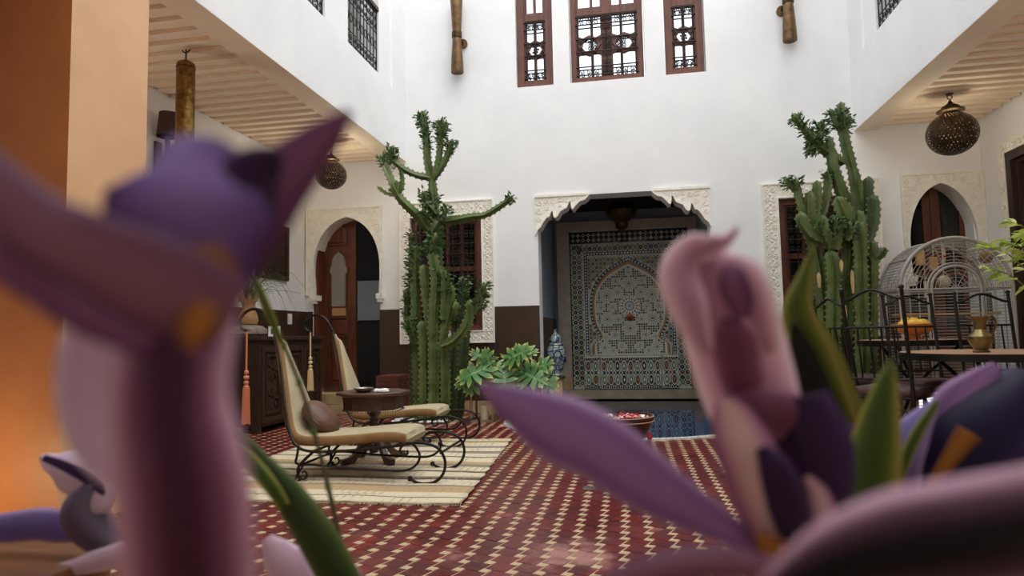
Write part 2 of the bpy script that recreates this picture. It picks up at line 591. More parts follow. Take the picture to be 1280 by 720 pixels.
# storeys above the galleries: a plain lower band, a plain end pier and a recessed upper panel with the balcony openings
def upper_side(name, X, sgn, yend, balc):
    mb = MB()
    a, b = (X, X + sgn * .24)
    lo, hi = min(a, b), max(a, b)
    mb.box(lo, hi, YF, YB, ZC, 4.0)
    mb.box(lo, hi, yend, YB, 4.0, ZT)
    q = wall_with_holes(YF, yend, 4.0, ZT, balc, 0, -.2 * 1, fx(X)) if False else wall_with_holes(YF, yend, 4.0, ZT, balc, sgn * .025, sgn * .24, fx(X))
    mb.add(q.v, q.f)
    mb.build(name, PLASTER, smooth=False, kind='structure')
upper_side('wall_upper_left', FL, -1, 7.58, [(6.32, 7.19, 4.0, 6.1), (4.92, 5.79, 4.0, 6.1), (3.3, 4.2, 4.0, 6.1)])
upper_side('wall_upper_right', FR, 1, 7.64, [(6.4, 7.28, 3.98, 6.1), (5.0, 5.87, 3.98, 6.1), (3.3, 4.2, 3.98, 6.1)])
MB().box(FL - .24, FR + .24, YF - .3, YF, ZC, ZT).build('wall_upper_front', PLASTER, smooth=False, kind='structure')
# flat roof over the galleries, open over the courtyard
rf = MB()
rf.box(XL - .3, FL - .0, -2.3, YB + .3, ZT, ZT + .2)
rf.box(FR, XR + .3, -2.3, YB + .3, ZT, ZT + .2)
rf.box(FL, FR, -2.3, YF, ZT, ZT + .2)
rf.build('roof', PLASTER, smooth=False, kind='structure')
# gallery ceilings with lapped boards between a flat border and the wall
for nm, x0, x1, bx0, bx1 in (('ceiling_left', XL, FL - .24, XL + .02, FL - .20), ('ceiling_right', FR + .24, XR, FR + .20, XR - .02)):
    ce = MB().box(x0, x1, YF, YB, ZC + .075, ZC + .2)
    bo = (FL - .24, FL) if x0 == XL else (FR, FR + .24)
    ce.box(bo[0] + (.0 if x0 == XL else .0), bo[1], YF, YB, ZC - .003, ZC + .002)
    root = ce.build(nm, TAN_PAINT, smooth=False, kind='structure')
    me = None
    y = 1.4
    w = 0.166
    while y < YB - .02:
        y1 = min(y + w, YB - .005)
        if me is None:
            b = MB().add([(bx0, 0, ZC + .004), (bx1, 0, ZC + .004), (bx1, w * .97, ZC + .034), (bx0, w * .97, ZC + .034),
                          (bx0, 0, ZC + .075), (bx1, 0, ZC + .075), (bx1, w * .97, ZC + .075), (bx0, w * .97, ZC + .075)],
                         [(0, 1, 2, 3), (4, 5, 6, 7), (0, 1, 5, 4), (2, 3, 7, 6), (1, 2, 6, 5), (0, 3, 7, 4)]).build('board', TAN_PAINT, root, smooth=False)
            me = b.data
        else:
            b = bpy.data.objects.new('board', me)
            COL.objects.link(b)
            b.parent = root
        b.location = (0, y, 0)
        if y + w > YB:
            b.scale = (1, (YB - y) / w, 1)
        y += w
MB().box(XL, XR, -2.0, YF, ZC, ZC + .2).build('ceiling_front', TAN_PAINT, smooth=False, kind='structure')
# the pillar beside the camera and its twin out of view
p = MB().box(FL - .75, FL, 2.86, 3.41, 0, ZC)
p.m = [1 if k == 2 else 0 for k in range(6)]  # front face darker orange: its dim warm light is put into the colour
p.build('pillar_left', [PEACH, PEACH_SHADE], smooth=False, kind='structure')
p = MB().box(FR, FR + .75, 2.86, 3.41, 0, ZC).build('pillar_right', PEACH, smooth=True, kind='structure')
bevel(p, .012)

# wainscot of dark tadelakt
wz = 1.288
wb = MB()
for x0, x1 in ((XL, -4.08), (-3.155, -2.88), (-1.655, -1.09), (0.97, 1.55), (2.85, 3.10), (3.79, XR)):
    wb.box(x0, x1, YB - .02, YB, 0, wz)
wb.box(-2.88, -1.655, YB - .02, YB, 0, .84)
wb.box(1.55, 2.85, YB - .02, YB, 0, .84)
wb.build('baseboard_back', WAINS, smooth=False, kind='structure')
MB().box(XL, XL + .02, 3.4, YB, 0, wz).build('baseboard_left', WAINS, smooth=False, kind='structure')
MB().box(XR - .02, XR, 3.4, 6.12, 0, wz).build('baseboard_right', WAINS, smooth=False, kind='structure')
# low tan plinth at the foot of the back wall, tile by tile
pl = setting('trim_1')
for x0, x1 in ((-3.155, -1.09), (0.97, 3.10)):
    n = round((x1 - x0) / .3)
    for k in range(n):
        a = x0 + (x1 - x0) * k / n
        MB().box(a + .003, a + (x1 - x0) / n - .003, YB - .06, YB - .02, 0, .128).build('tile', TILE_TAN, pl, smooth=False)

# doorstep of tan tiles
st = MB().box(XL, -3.12, 7.72, YB, 0, .235).build('step', TILE_TAN, smooth=False, kind='structure')
for k in range(5):
    a = XL + .02 + k * .205
    for z0, z1 in ((.005, .12), (.125, .232)):
        MB().box(a, a + .2, 7.708, 7.72, z0, z1).build('tile', TILE_TAN, st, smooth=False)
    MB().box(a, a + .2, 7.715, YB - .01, .235, .247).build('tile', TILE_TAN, st, smooth=False)

# rooms behind the openings
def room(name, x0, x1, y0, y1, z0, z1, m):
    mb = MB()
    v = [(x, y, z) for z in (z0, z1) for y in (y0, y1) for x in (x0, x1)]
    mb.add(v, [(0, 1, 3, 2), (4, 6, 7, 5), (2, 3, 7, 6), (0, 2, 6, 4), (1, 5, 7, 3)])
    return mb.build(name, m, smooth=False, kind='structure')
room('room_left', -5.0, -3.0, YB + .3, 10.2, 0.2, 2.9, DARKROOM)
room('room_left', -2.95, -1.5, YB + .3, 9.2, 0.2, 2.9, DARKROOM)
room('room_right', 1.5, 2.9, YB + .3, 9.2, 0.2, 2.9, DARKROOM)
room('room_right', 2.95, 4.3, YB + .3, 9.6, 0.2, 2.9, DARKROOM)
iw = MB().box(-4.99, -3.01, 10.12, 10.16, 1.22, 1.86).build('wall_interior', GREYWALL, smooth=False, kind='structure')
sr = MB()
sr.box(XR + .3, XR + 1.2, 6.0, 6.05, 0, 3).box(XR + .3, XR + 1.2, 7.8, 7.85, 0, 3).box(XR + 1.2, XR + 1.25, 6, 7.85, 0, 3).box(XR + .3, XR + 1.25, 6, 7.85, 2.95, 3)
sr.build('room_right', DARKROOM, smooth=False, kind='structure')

# ---------------------------------------------------------------- pool, floor
PC = (-0.05, 7.18)
PR = 1.25
def pool_outline(r, x0, x1, y1, n=48):
    a0 = atan2(sqrt(r * r - (x1 - PC[0]) ** 2), x1 - PC[0]) if x1 - PC[0] < r else 0
    a1 = pi - atan2(sqrt(max(r * r - (PC[0] - x0) ** 2, 0)), PC[0] - x0)
    # from the right junction, clockwise round the front, to the left junction
    pts = []
    s0, s1 = a0, a1 - 2 * pi
    for k in range(n + 1):
        q = s0 + (s1 - s0) * k / n
        pts.append((PC[0] + r * cos(q), PC[1] + r * sin(q)))
    return pts + [(x0, y1), (x1, y1)]
PO = pool_outline(PR, -0.84, 0.93, 9.70)
PO2 = pool_outline(PR + .075, -0.84 - .075, 0.97, 9.72)

def in_poly(x, y, P):
    c = False
    for (a, b), (d, e) in zip(P, P[1:] + P[:1]):
        if (b > y) != (e > y) and x < (d - a) * (y - b) / (e - b) + a:
            c = not c
    return c
outer = [V((x, y, 0)) for x, y in ((XL, -2.0), (XR, -2.0), (XR, YB + .3), (0.97, YB + .3), (0.97, 10.4), (-1.3, 10.4), (-1.3, YB + .3), (XL, YB + .3))]
hole = [V((x, y, 0)) for x, y in PO]
tri = geometry.tessellate_polygon([outer, hole])
allp = outer + hole
floor = MB().add([(p.x, p.y, -.0022) for p in allp], tri).build('floor', GROUT, smooth=False, kind='structure')

pb = MB()
nP = len(PO)
pb.add([(x, y, z) for z in (-.012, -.55) for x, y in PO], [(i, (i + 1) % nP, nP + (i + 1) % nP, nP + i) for i in range(nP)] + [tuple(range(nP, 2 * nP))])
pb.build('pool_basin', POOL, smooth=False, kind='structure')
MB().add([(x, y, -.03) for x, y in PO], [tuple(range(nP))]).build('pool_water', WATER, smooth=False, kind='structure')
# white mosaic kerb, two rows of small tiles
kerb = setting('trim_2')
arc = [(PC[0] + cos(q), PC[1] + sin(q), q) for q in [0] ]
a0 = 0.50
a1 = pi - .98
tl = None
for row, rr_ in ((0, PR + .018), (1, PR + .056)):
    nn = int((2 * pi - (a1 - a0)) * rr_ / .062)
    for k in range(nn):
        q = a0 - (k + .5 * row + .25) * (2 * pi - (a1 - a0)) / nn
        if tl is None:
            tl = MB().box(-.028, .028, -.016, .016, -.012, .012).build('tile', WHITE_TILE, kerb, smooth=False)
            o = tl
        else:
            o = bpy.data.objects.new('tile', tl.data)
            COL.objects.link(o)
            o.parent = kerb
        o.location = (PC[0] + rr_ * cos(q), PC[1] + rr_ * sin(q), 0)
        o.rotation_euler = (0, 0, q + pi / 2)

# the floor: big red squares turned against small cream squares
TH = rad(20.5)
PX, PY = 0.108, 0.095
A_, B_ = cos(TH), sin(TH)                 # sides for a unit pitch
def sq(cx, cy, s, g, g2=None):
    h = (s - g) / 2
    h2 = (s - (g if g2 is None else g2)) / 2
    c, n = cos(-TH), sin(-TH)
    return [(cx + (u * c - w * n), cy + (u * n + w * c)) for u, w in ((-h, -h2), (h, -h2), (h, h2), (-h, h2))]
BEDS = [(-2.62, -1.95, 6.88, 7.58), (1.82, 2.62, 6.85, 7.6)]
def blocked(x, y):
    if in_poly(x, y, PO2):
        return True
    if any(a - .02 < x < b + .02 and c - .02 < y < d + .02 for a, b, c, d in BEDS):
        return True
    return False
cells = []
for i in range(int((XL) / PX), int(XR / PX)):
    for j in range(int(1.7 / PY), int(YB / PY)):
        for k, s in ((0, A_), (1, B_)):
            # centre of the big square, and of the small one that sits in its corner
            cx, cy = (0, 0)
            if k:
                c, n = cos(-TH), sin(-TH)
                u, w = (A_ + B_) / 2, (A_ - B_) / 2
                u, w = -(A_ + B_) / 2, (A_ - B_) / 2
                u, w = (A_ - B_) / 2 * 1, (A_ + B_) / 2 * 1
                cx, cy = u * c - w * n, u * n + w * c
            q = [(x * PX, y * PY) for x, y in sq(i + cx, j + cy, s, 0.085 if k == 0 else -.02, .03 if k == 0 else -.02)]
            mx, my = sum(a for a, b in q) / 4, sum(b for a, b in q) / 4
            if mx < XL + .06 or mx > XR - .06 or my > YB - .08 or blocked(mx, my):
                continue
            cells.append((k, mx, my, [(a - mx, b - my) for a, b in q]))
def tile_solid(q, z0, z1):
    return [(a, b, z0) for a, b in q] + [(a * .985, b * .985, z1) for a, b in q], [(4, 5, 6, 7), (0, 1, 5, 4), (1, 2, 6, 5), (2, 3, 7, 6), (3, 0, 4, 7)]
CMI = CM.inverted()
def pix(p):
    c = CMI @ (V(p) - CAMLOC)
    return 640 + FPX * c.x / -c.z, 360 - FPX * c.y / -c.z
def shown(x, y):
    px, py = pix((x, y, 0))
    if not (310 < px < 960 and py < 722):
        return False
    if -2.8 < x < -0.95 and 3.6 < y < 5.8:
        return False
    if px > 660 and py < 600 and px < 830:
        return False
    return px < 640 + (py - 560) * 1.9 or px > 830
singles = {0: [], 1: []}
for k in (0, 1):
    vis = sorted([c for c in cells if c[0] == k and shown(c[1], c[2])], key=lambda c: c[2])
    singles[k] = set(id(c) for c in vis[:298])
proto = {}
rest = [MB(), MB()]
for c in cells:
    k, x, y, q = c
    dz = random.uniform(-.0012, .0012)
    vs, fs = tile_solid(q, -.012, 0.0)
    if id(c) in singles[k]:
        if k not in proto:
            o = MB().add(vs, fs).build('tile', RED_TILE if k == 0 else CREAM_TILE, floor, smooth=False)
            proto[k] = o
        else:
            o = bpy.data.objects.new('tile', proto[k].data)
            COL.objects.link(o)
            o.parent = floor
        o.location = (x, y, dz)
    else:
        rest[k].add([(a + x, b + y, h + dz) for a, b, h in vs], fs)
rest[0].build('red_tiles', RED_TILE, floor, smooth=False, kind='stuff')
rest[1].build('cream_tiles', CREAM_TILE, floor, smooth=False, kind='stuff')
dr = setting('trim_3')
MB().box(-.31, -.235, 4.0, 4.08, 0, .004).build('drain_cover', mat('grey_drain', (120, 116, 108), None, rough=0.4, metal=.6), dr, smooth=False)
# ================================================================== CARVED STUCCO, WINDOWS, DOORS
def spiral(cx, cz, r, turns, ph, sgn=1, n=11):
    return [(cx + r * (1 - .8 * k / n) * cos(ph + sgn * 2 * pi * turns * k / n), cz + r * (1 - .8 * k / n) * sin(ph + sgn * 2 * pi * turns * k / n)) for k in range(n + 1)]

def curls(mb, pts, y, r=.007, n=5, m=0):
    mb.tube([(a, y, b) for a, b in pts], r, n, m)

def relief_band(mb, x0, x1, z0, z1, y, vert):
    """a row of paired scrolls, stems and leaf buds along a band"""
    w = (x1 - x0) if vert else (z1 - z0)
    Lg = (z1 - z0) if vert else (x1 - x0)
    k = max(1, round(Lg / (w * .78)))
    st = Lg / k
    for i in range(k):
        s = (i + .5) * st
        cx, cz = ((x0 + x1) / 2, z0 + s) if vert else (x0 + s, (z0 + z1) / 2)
        e = 1 if i % 2 else -1
        r = w * .22
        a, b = (w * .23, 0) if vert else (0, w * .23)
        curls(mb, spiral(cx - a, cz - b, r, 1.25, 1.2 * e, e), y)
        curls(mb, spiral(cx + a, cz + b, r, 1.25, pi - 1.2 * e, -e), y)
        c2, d2 = (0, st * .5) if vert else (st * .5, 0)
        mb.lathe([(0, -.012), (.016, -.004), (.018, .004), (0, .012)], 6, (cx + c2, y, cz + d2), M=Matrix.Rotation(pi / 2, 3, 'X'))
        q = [(cx - e * w * .36 + (0 if vert else 0), cz - st * .42), (cx, cz - st * .1), (cx + e * w * .1, cz + st * .18), (cx + e * w * .36, cz + st * .42)] if vert else \
            [(cx - st * .42, cz - e * w * .36), (cx - st * .1, cz), (cx + st * .18, cz + e * w * .1), (cx + st * .42, cz + e * w * .36)]
        curls(mb, catmull(q, 6), y, .006)

def rect(x0, x1, z0, z1):
    return [(x0, z0), (x1, z0), (x1, z1), (x0, z1)]

def stucco_frame(name, O, I):
    mb = MB().strip(rect(*O), rect(*I), -.03, .0, fy(YB))
    e = .016
    mb.strip(rect(*O), rect(O[0] + e, O[1] - e, O[2] + e, O[3] - e), -.042, -.03, fy(YB))
    mb.strip(rect(I[0] - e, I[1] + e, I[2] - e, I[3] + e), rect(*I), -.042, -.03, fy(YB))
    ob = mb.build(name, STUCCO, smooth=False, kind='structure')
    rl = MB()
    y = YB - .032
    e = .02
    relief_band(rl, O[0] + e, I[0] - e, O[2] + e, O[3] - e, y, True)
    relief_band(rl, I[1] + e, O[1] - e, O[2] + e, O[3] - e, y, True)
    relief_band(rl, I[0], I[1], O[2] + e, I[2] - e, y, False)
    relief_band(rl, I[0], I[1], I[3] + e, O[3] - e, y, False)
    rl.build('carving', STUCCO, ob, kind='stuff')
    return ob
stucco_frame('trim_4', (-2.88, -1.65, .843, 2.645), LWIN)
stucco_frame('trim_5', (1.56, 2.84, .843, 2.632), RWIN)

def pointed_arch(cx, hw, z0, zs, za, n=14, bulge=1.0):
    """outline from the left foot up over the apex to the right foot"""
    L = []
    for k in range(n + 1):
        t = k / n
        q = t * pi / 2
        x = hw * cos(q) ** .92
        z = zs + (za - zs) * (sin(q) * .93 + .07 * t ** 4)
        L.append((x, z))
    left = [(cx - x, z) for x, z in L]
    right = [(cx + x, z) for x, z in reversed(L[:-1])]
    foot = hw * .97
    return [(cx - foot, z0), (cx - foot, z0 + .06), (cx - hw, (z0 + zs) / 2 + .1)] + left + right + [(cx + hw, (z0 + zs) / 2 + .1), (cx + foot, z0 + .06), (cx + foot, z0)]

def door_surround(name, O, cx, hw, za):
    x0, x1, z0, z1 = O
    A = pointed_arch(cx, hw, z0, 1.86, za)
    def onto(p):
        # matching point on the outer rectangle (left side, top, right side)
        x, z = p
        t = (z - z0) / (za - z0)
        if t > .86:
            u = (x - (cx - hw)) / (2 * hw)
            if .16 < u < .84:
                return (x0 + (u - .16) / .68 * (x1 - x0), z1)
        return (x0 if x < cx else x1, z0 + min(1, t / .86) * (z1 - z0))
    outer = [onto(p) for p in A]
    mb = MB().strip(outer, A, -.035, .30, fy(YB), closed=False)
    e = .022
    mb.strip([(x0, z0), (x0, z1), (x1, z1), (x1, z0)], [(x0 + e, z0), (x0 + e, z1 - e), (x1 - e, z1 - e), (x1 - e, z0)], -.047, -.03, fy(YB), closed=False)
    grow = [(cx + (x - cx) * 1.10, z0 + (z - z0) * 1.05 if z > 1.8 else z) for x, z in A]
    mb.strip(grow[2:-2], A[2:-2], -.045, -.03, fy(YB), closed=False)
    # small stepped corbels at the feet of the arch
    for s in (-1, 1):
        mb.box(cx + s * hw - .045, cx + s * hw + .045, YB - .06, YB + .1, z0 - .07, z0)
        mb.box(cx + s * hw - .03, cx + s * hw + .03, YB - .05, YB + .1, z0 - .11, z0 - .07)
    ob = mb.build(name, STUCCO, smooth=False, kind='structure')
    rl = MB()
    y = YB - .037
    for s in (-1, 1):
        X = x0 if s < 0 else x1
        for dx, dz, r in ((.085, .085, .055), (.19, .07, .042), (.28, .06, .034), (.075, .2, .045), (.07, .30, .036), (.065, .39, .03), (.15, .15, .035), (.36, .05, .024)):
            cxx, czz = X - s * dx, z1 - dz
            if any(hypot(cxx - a, czz - b) < r * .9 for a, b in A):
                continue
            curls(rl, spiral(cxx, czz, r, 1.4, random.uniform(0, 6), s), y, .0065)
            curls(rl, catmull([(cxx - r, czz - r), (cxx, czz - r * 1.2), (cxx + r, czz - r * .7)], 5), y, .006)
    rl.build('carving', STUCCO, ob, kind='stuff')
    return A
LA = door_surround('trim_6', (-4.165, -3.122, 1.50, 2.642), -3.60, .455, 2.51)
RA = door_surround('trim_7', (3.06, 3.905, 1.50, 2.655), 3.465, .345, 2.53)

# left door: an opened leaf with a frosted keyhole pane, seen through the arch
d = setting('door_1', (-4.04, 8.30, .235))
lf = MB().box(-4.04, -3.58, 8.28, 8.33, .24, 2.62)
lf.build('door_leaf', WOOD_RED, d, smooth=False)
def panel(parent, x0, x1, z0, z1, y, m, t=.022, nm='door_panel'):
    mb = MB().strip(rect(x0, x1, z0, z1), rect(x0 + .022, x1 - .022, z0 + .022, z1 - .022), -t, 0, fy(y))
    mb.add([(x0 + .05, y - t * .7, z0 + .05), (x1 - .05, y - t * .7, z0 + .05), (x1 - .05, y - t * .7, z1 - .05), (x0 + .05, y - t * .7, z1 - .05),
            (x0 + .022, y, z0 + .022), (x1 - .022, y, z0 + .022), (x1 - .022, y, z1 - .022), (x0 + .022, y, z1 - .022)],
           [(0, 1, 2, 3), (0, 1, 5, 4), (1, 2, 6, 5), (2, 3, 7, 6), (3, 0, 4, 7)])
    return mb.build(nm, m, parent, smooth=False)
panel(d, -3.98, -3.70, 2.18, 2.46, 8.28, WOOD_RED)
panel(d, -3.96, -3.68, .95, 1.22, 8.28, WOOD_RED)
panel(d, -3.96, -3.68, .34, .90, 8.28, WOOD_RED)
key = [(-3.92, 1.36), (-3.92, 1.80), (-3.94, 1.80), (-3.945, 1.86), (-3.925, 1.90)] + [(-3.82 - .10 * cos(q), 1.92 + .16 * sin(q)) for q in [pi / 2 * k / 6 for k in range(1, 6)]] + [(-3.82, 2.10)]
key = key + [(-7.64 - x, z) for x, z in reversed(key[:-1])]
MB().prism(key, -.012, -.004, fy(8.28)).build('door_pane', GLASS_FROST, d, smooth=False)
kg = [(-3.82 + (x + 3.82) * 1.22, 1.72 + (z - 1.72) * 1.06) for x, z in key]
MB().strip(kg, key, -.024, 0, fy(8.28)).build('pane_moulding', WOOD_RED, d, smooth=False)
MB().box(-3.91, -3.72, 8.262, 8.28, 1.235, 1.345).build('brass_plate', mat('pale_brass_plate', (188, 148, 92), None, rough=.5), d, smooth=False)
MB().box(-4.09, -4.02, YB + .02, 8.34, .235, 2.6).build('door_jamb', WOOD_RED, d, smooth=False)

# right door: dark glazed double door inside the arch
d = setting('door_2', (3.46, 8.30, 0))
for x0, x1 in ((3.08, 3.16), (3.36, 3.54), (3.74, 3.82)):
    MB().box(x0, x1, 8.26, 8.32, .2, 2.62).build('door_stile', WOOD_RED, d, smooth=False)
MB().box(3.44, 3.46, 8.245, 8.26, .2, 2.6).build('meeting_bead', WOOD_RED, d, smooth=False)
for x0, x1 in ((3.16, 3.36), (3.54, 3.74)):
    MB().box(x0, x1, 8.28, 8.30, .9, 2.62).build('door_pane', GLASS_DARK, d, smooth=False)
    MB().box(x0, x1, 8.26, 8.31, .2, .9).build('door_panel', WOOD_RED, d, smooth=False)
    MB().box(x0, x1, 8.255, 8.31, 1.5, 1.56).build('door_rail', WOOD_RED, d, smooth=False)

# ---- windows in the back wall
def grille(parent, x0, x1, z0, z1, y, rows, cols, r=.006, m=None, name='iron_grille'):
    mb = MB()
    for i in range(cols + 1):
        x = x0 + (x1 - x0) * i / cols
        mb.tube([(x, y, z0), (x, y, z1)], r, 5)
    for j in range(rows + 1):
        z = z0 + (z1 - z0) * j / rows
        mb.tube([(x0 - .02, y - .004, z), (x1 + .02, y - .004, z)], r, 5)
    w, h = (x1 - x0) / cols, (z1 - z0) / rows
    for i in range(cols):
        for j in range(rows):
            cx, cz = x0 + w * (i + .5), z0 + h * (j + .5)
            rr = min(w, h) * .22
            for sx in (-1, 1):
                for sz in (-1, 1):
                    mb.tube([(a, y, b) for a, b in spiral(cx + sx * w * .23, cz + sz * h * .24, rr, 1.2, (0 if sx > 0 else pi) + sz * .5, sx * sz, 9)], r * .8, 4)
    return mb.build(name, m or IRON_BROWN, parent, kind='stuff')

def back_window(name, B, y, mirror, cols, arches=False):
    x0, x1, z0, z1 = B
    w = setting(name, ((x0 + x1) / 2, YB, z0))
    f = (.095 if cols == 2 else .075) if mirror else .07
    fr = MB().strip(rect(x0 + (.012 if mirror else 0), x1 - (.012 if mirror else 0), z0, z1), rect(x0 + f, x1 - f, z0 + f, z1 - f), -.03, .06, fy(y))
    fr.strip(rect(x0 + f, x1 - f, z0 + f, z1 - f), rect(x0 + f + .02, x1 - f - .02, z0 + f + .02, z1 - f - .02), -.005, .06, fy(y))
    fr.build('window_frame', WOOD_RED, w, smooth=False)
    ix0, ix1, iz0, iz1 = x0 + f + .02, x1 - f - .02, z0 + f + .02, z1 - f - .02
    if mirror:
        zm = 5.0
        MB().box(ix0, ix1, y - .012, y + .05, zm - .05, zm + .05).build('window_rail', WOOD_RED, w, smooth=False)
        spans = [(iz0, zm - .05), (zm + .05, iz1)]
    else:
        zm = z0 + (z1 - z0) * .54
        MB().box(ix0, ix1, y - .002, y + .05, zm - .03, zm + .03).build('window_rail', WOOD_RED, w, smooth=False)
        spans = [(iz0, zm - .03), (zm + .03, iz1)]
    nc = cols
    cw = (ix1 - ix0) / nc
    for (a, b) in spans:
        # leaf stiles, then panes with pointed tops and a medallion between upper and lower panes
        for i in range(nc + 1):
            x = ix0 + cw * i
            t = .018 if (mirror and nc == 4 and i != 2) or nc == 2 else .02
            if mirror and nc == 4 and i == 2:
                t = .075
            MB().box(max(x - t, ix0), min(x + t, ix1), y + .012, y + .05, a, b).build('window_stile', WOOD_RED, w, smooth=False)
        for i in range(nc):
            p0, p1 = ix0 + cw * i, ix0 + cw * (i + 1)
            if mirror and nc == 4:
                if i == 1: p1 -= .07
                if i == 2: p0 += .07
            MB().box(p0, p1, y + .034, y + .04, a, b).build('window_pane', GLASS_SKY if mirror else GLASS_DARK, w, smooth=False)
        if mirror:
            h = b - a
            for zz in (a + h * .52,):
                for i in range(nc // 2):
                    q0, q1 = ix0 + 2 * cw * i, ix0 + 2 * cw * (i + 1)
                    if nc == 4:
                        if i == 0: q1 -= .07
                        else: q0 += .07
                    c = (q0 + q1) / 2
                    hw = (q1 - q0) / 2
                    lz = [(c - hw, zz), (c - hw * .5, zz + h * .12), (c, zz + h * .16), (c + hw * .5, zz + h * .12), (c + hw, zz), (c + hw * .5, zz - h * .12), (c, zz - h * .16), (c - hw * .5, zz - h * .12)]
                    li = [(c + (u - c) * .74, zz + (v - zz) * .74) for u, v in lz]
                    MB().strip(lz, li, .0, .035, fy(y)).build('medallion', WOOD_RED, w, smooth=False)
                    for s in (-1, 1):
                        for t in (-1, 1):
                            MB().prism([(c + s * hw, zz), (c + s * hw * .45, zz + t * h * .12), (c + s * hw, zz + t * h * .16)], .015, .036, fy(y)).build('corner_block', WOOD_RED, w, smooth=False)
    return w, (ix0, ix1, iz0, iz1, spans)

for n, B, c in ((1, UP[0], 2), (2, UP[1], 4), (3, UP[2], 2)):
    w, (a, b, c0, c1, sp) = back_window('window_%d' % n, B, YB + .10, True, c)
    for z0, z1 in sp[:1]:
        mb = MB()
        y = YB + .085
        k = c
        gx0, gx1 = a + .005, b - .005
        for t in (0.0, .14, .40, .62, .86, 1.0):
            z = z0 + .02 + (z1 - z0 - .04) * t
            mb.tube([(gx0 - .03, y, z), (gx1 + .03, y, z)], .009, 5)
        for i in range(k + 1):
            x = gx0 + (gx1 - gx0) * i / k
            mb.tube([(x, y + .006, z0 + .02), (x, y + .006, z1 - .02)], .009, 5)
        cw = (gx1 - gx0) / k
        for i in range(k):
            for t in (.07, .93):
                z = z0 + (z1 - z0) * t
                for s in (-1, 1):
                    mb.tube([(u, y, v) for u, v in spiral(gx0 + cw * (i + .5) + s * cw * .24, z, cw * .2, 1.3, pi / 2 - s * pi / 2, s, 9)], .007, 4)
            for t in (.46, .56):
                z = z0 + (z1 - z0) * t
                for s in (-1, 1):
                    mb.tube([(u, y, v) for u, v in spiral(gx0 + cw * (i + .5) + s * cw * .3, z, cw * .14, 1.3, s, -s, 9)], .007, 4)
        if k == 4:
            for t in range(7):
                z = z0 + (z1 - z0) * (t + .5) / 7
                for s in (-1, 1):
                    mb.tube([(u, y - .004, v) for u, v in spiral((gx0 + gx1) / 2 + s * .035, z, .032, 1.3, pi / 2 - s * pi / 2, s, 9)], .007, 4)
        mb.build('iron_grille', IRON_BROWN, w, kind='stuff')
for n, B in ((4, LWIN), (5, RWIN)):
    w, (a, b, c0, c1, sp) = back_window('window_%d' % n, B, YB + .07, False, 4)
    grille(w, a + .01, b - .01, (c0 + c1) / 2 + .12, c1 - .01, YB + .03, 4, 5)
    grille(w, a + .01, b - .01, c0 + .01, c0 + .14, YB + .03, 1, 5)
    mb = MB()
    for i in range(9):
        x = a + .02 + (b - a - .04) * i / 8
        mb.tube([(x, YB + .03, c0 + .14), (x, YB + .03, (c0 + c1) / 2 + .12)], .007, 5)
    for z in (c0 + .3, c0 + .46, c0 + .62):
        mb.tube([(a, YB + .026, z), (b, YB + .026, z)], .006, 5)
    mb.build('iron_bars', IRON_BROWN, w, kind='stuff')

# tall window in the right-hand gallery wall with its carved border
w = setting('window_6', (XR, 6.9, .25))
y0, y1, z0, z1 = RW
sw = MB().strip(rect(y0 - .12, y1 + .12, z0, z1 + .13), rect(y0, y1, z0, z1), -.03, 0.0, fx(XR)).build('carved_border', STUCCO, w, smooth=False)
rl = MB()
for k in range(14):
    for cy, cz in ((y1 + .06, z1 - k * .18), (y1 - k * .1, z1 + .065)):
        rl.tube([(XR - .034, a, b) for a, b in spiral(cy, cz, .04, 1.3, k, 1)], .007, 5)
rl.build('carving', STUCCO, sw, kind='stuff')
fr = MB().strip(rect(y0, y1, z0, z1), rect(y0 + .09, y1 - .09, z0 + .09, z1 - .09), -.02, .2, fx(XR))
fr.strip(rect(y0 + .09, y1 - .09, z0 + .09, z1 - .09), rect(y0 + .13, y1 - .13, z0 + .13, z1 - .13), .03, .2, fx(XR))
fr.build('window_frame', WOOD_DARK, w, smooth=False)
MB().box(XR + .08, XR + .12, (y0 + y1) / 2 - .05, (y0 + y1) / 2 + .05, z0 + .1, z1 - .1).build('window_stile', WOOD_DARK, w, smooth=False)
for a, b in ((y0 + .13, (y0 + y1) / 2 - .05), ((y0 + y1) / 2 + .05, y1 - .13)):
    MB().box(XR + .1, XR + .11, a, b, z0 + 1.0, z1 - .13).build('window_pane', GLASS_FROST, w, smooth=False)
    MB().box(XR + .09, XR + .13, a, b, z0 + .13, z0 + 1.0).build('window_panel', WOOD_DARK, w, smooth=False)

# ---- balcony railings
def railing(name, X, y0, y1, z0, label, grp):
    s = 1 if X < 0 else -1
    x = X - s * .05
    t = thing(name, label, 'railing', (x, (y0 + y1) / 2, z0), None)
    zt = z0 + .78
    MB().box(x - .03, x + .03, y0, y1, zt, zt + .045).build('handrail', WOOD_DARK, t, smooth=False)
    mb = MB()
    n = 9
    for i in range(n + 1):
        y = y0 + .01 + (y1 - y0 - .02) * i / n
        mb.tube([(x, y, z0), (x, y, zt)], .007, 5)
    for z in (z0 + .012, z0 + .2, z0 + .52, zt - .012):
        mb.tube([(x, y0, z), (x, y1, z)], .007, 5)
    mb.build('bars', IRON, t, kind='stuff')
    mb = MB()
    for i in range(n):
        y = y0 + (y1 - y0) * (i + .5) / n
        for zc, r in ((z0 + .06, .036), (z0 + .14, .036), (z0 + .58, .036), (z0 + .68, .036)):
            mb.tube([(x, a, b) for a, b in spiral(y, zc, r, 1.4, i, 1 if i % 2 else -1, 9)], .0055, 4)
        mb.tube([(x, y + .03 * cos(q), z0 + .36 + .05 * sin(q)) for q in [2 * pi * k / 10 for k in range(10)]], .005, 4, closed=True)
    mb.build('scrolls', IRON, t, kind='stuff')
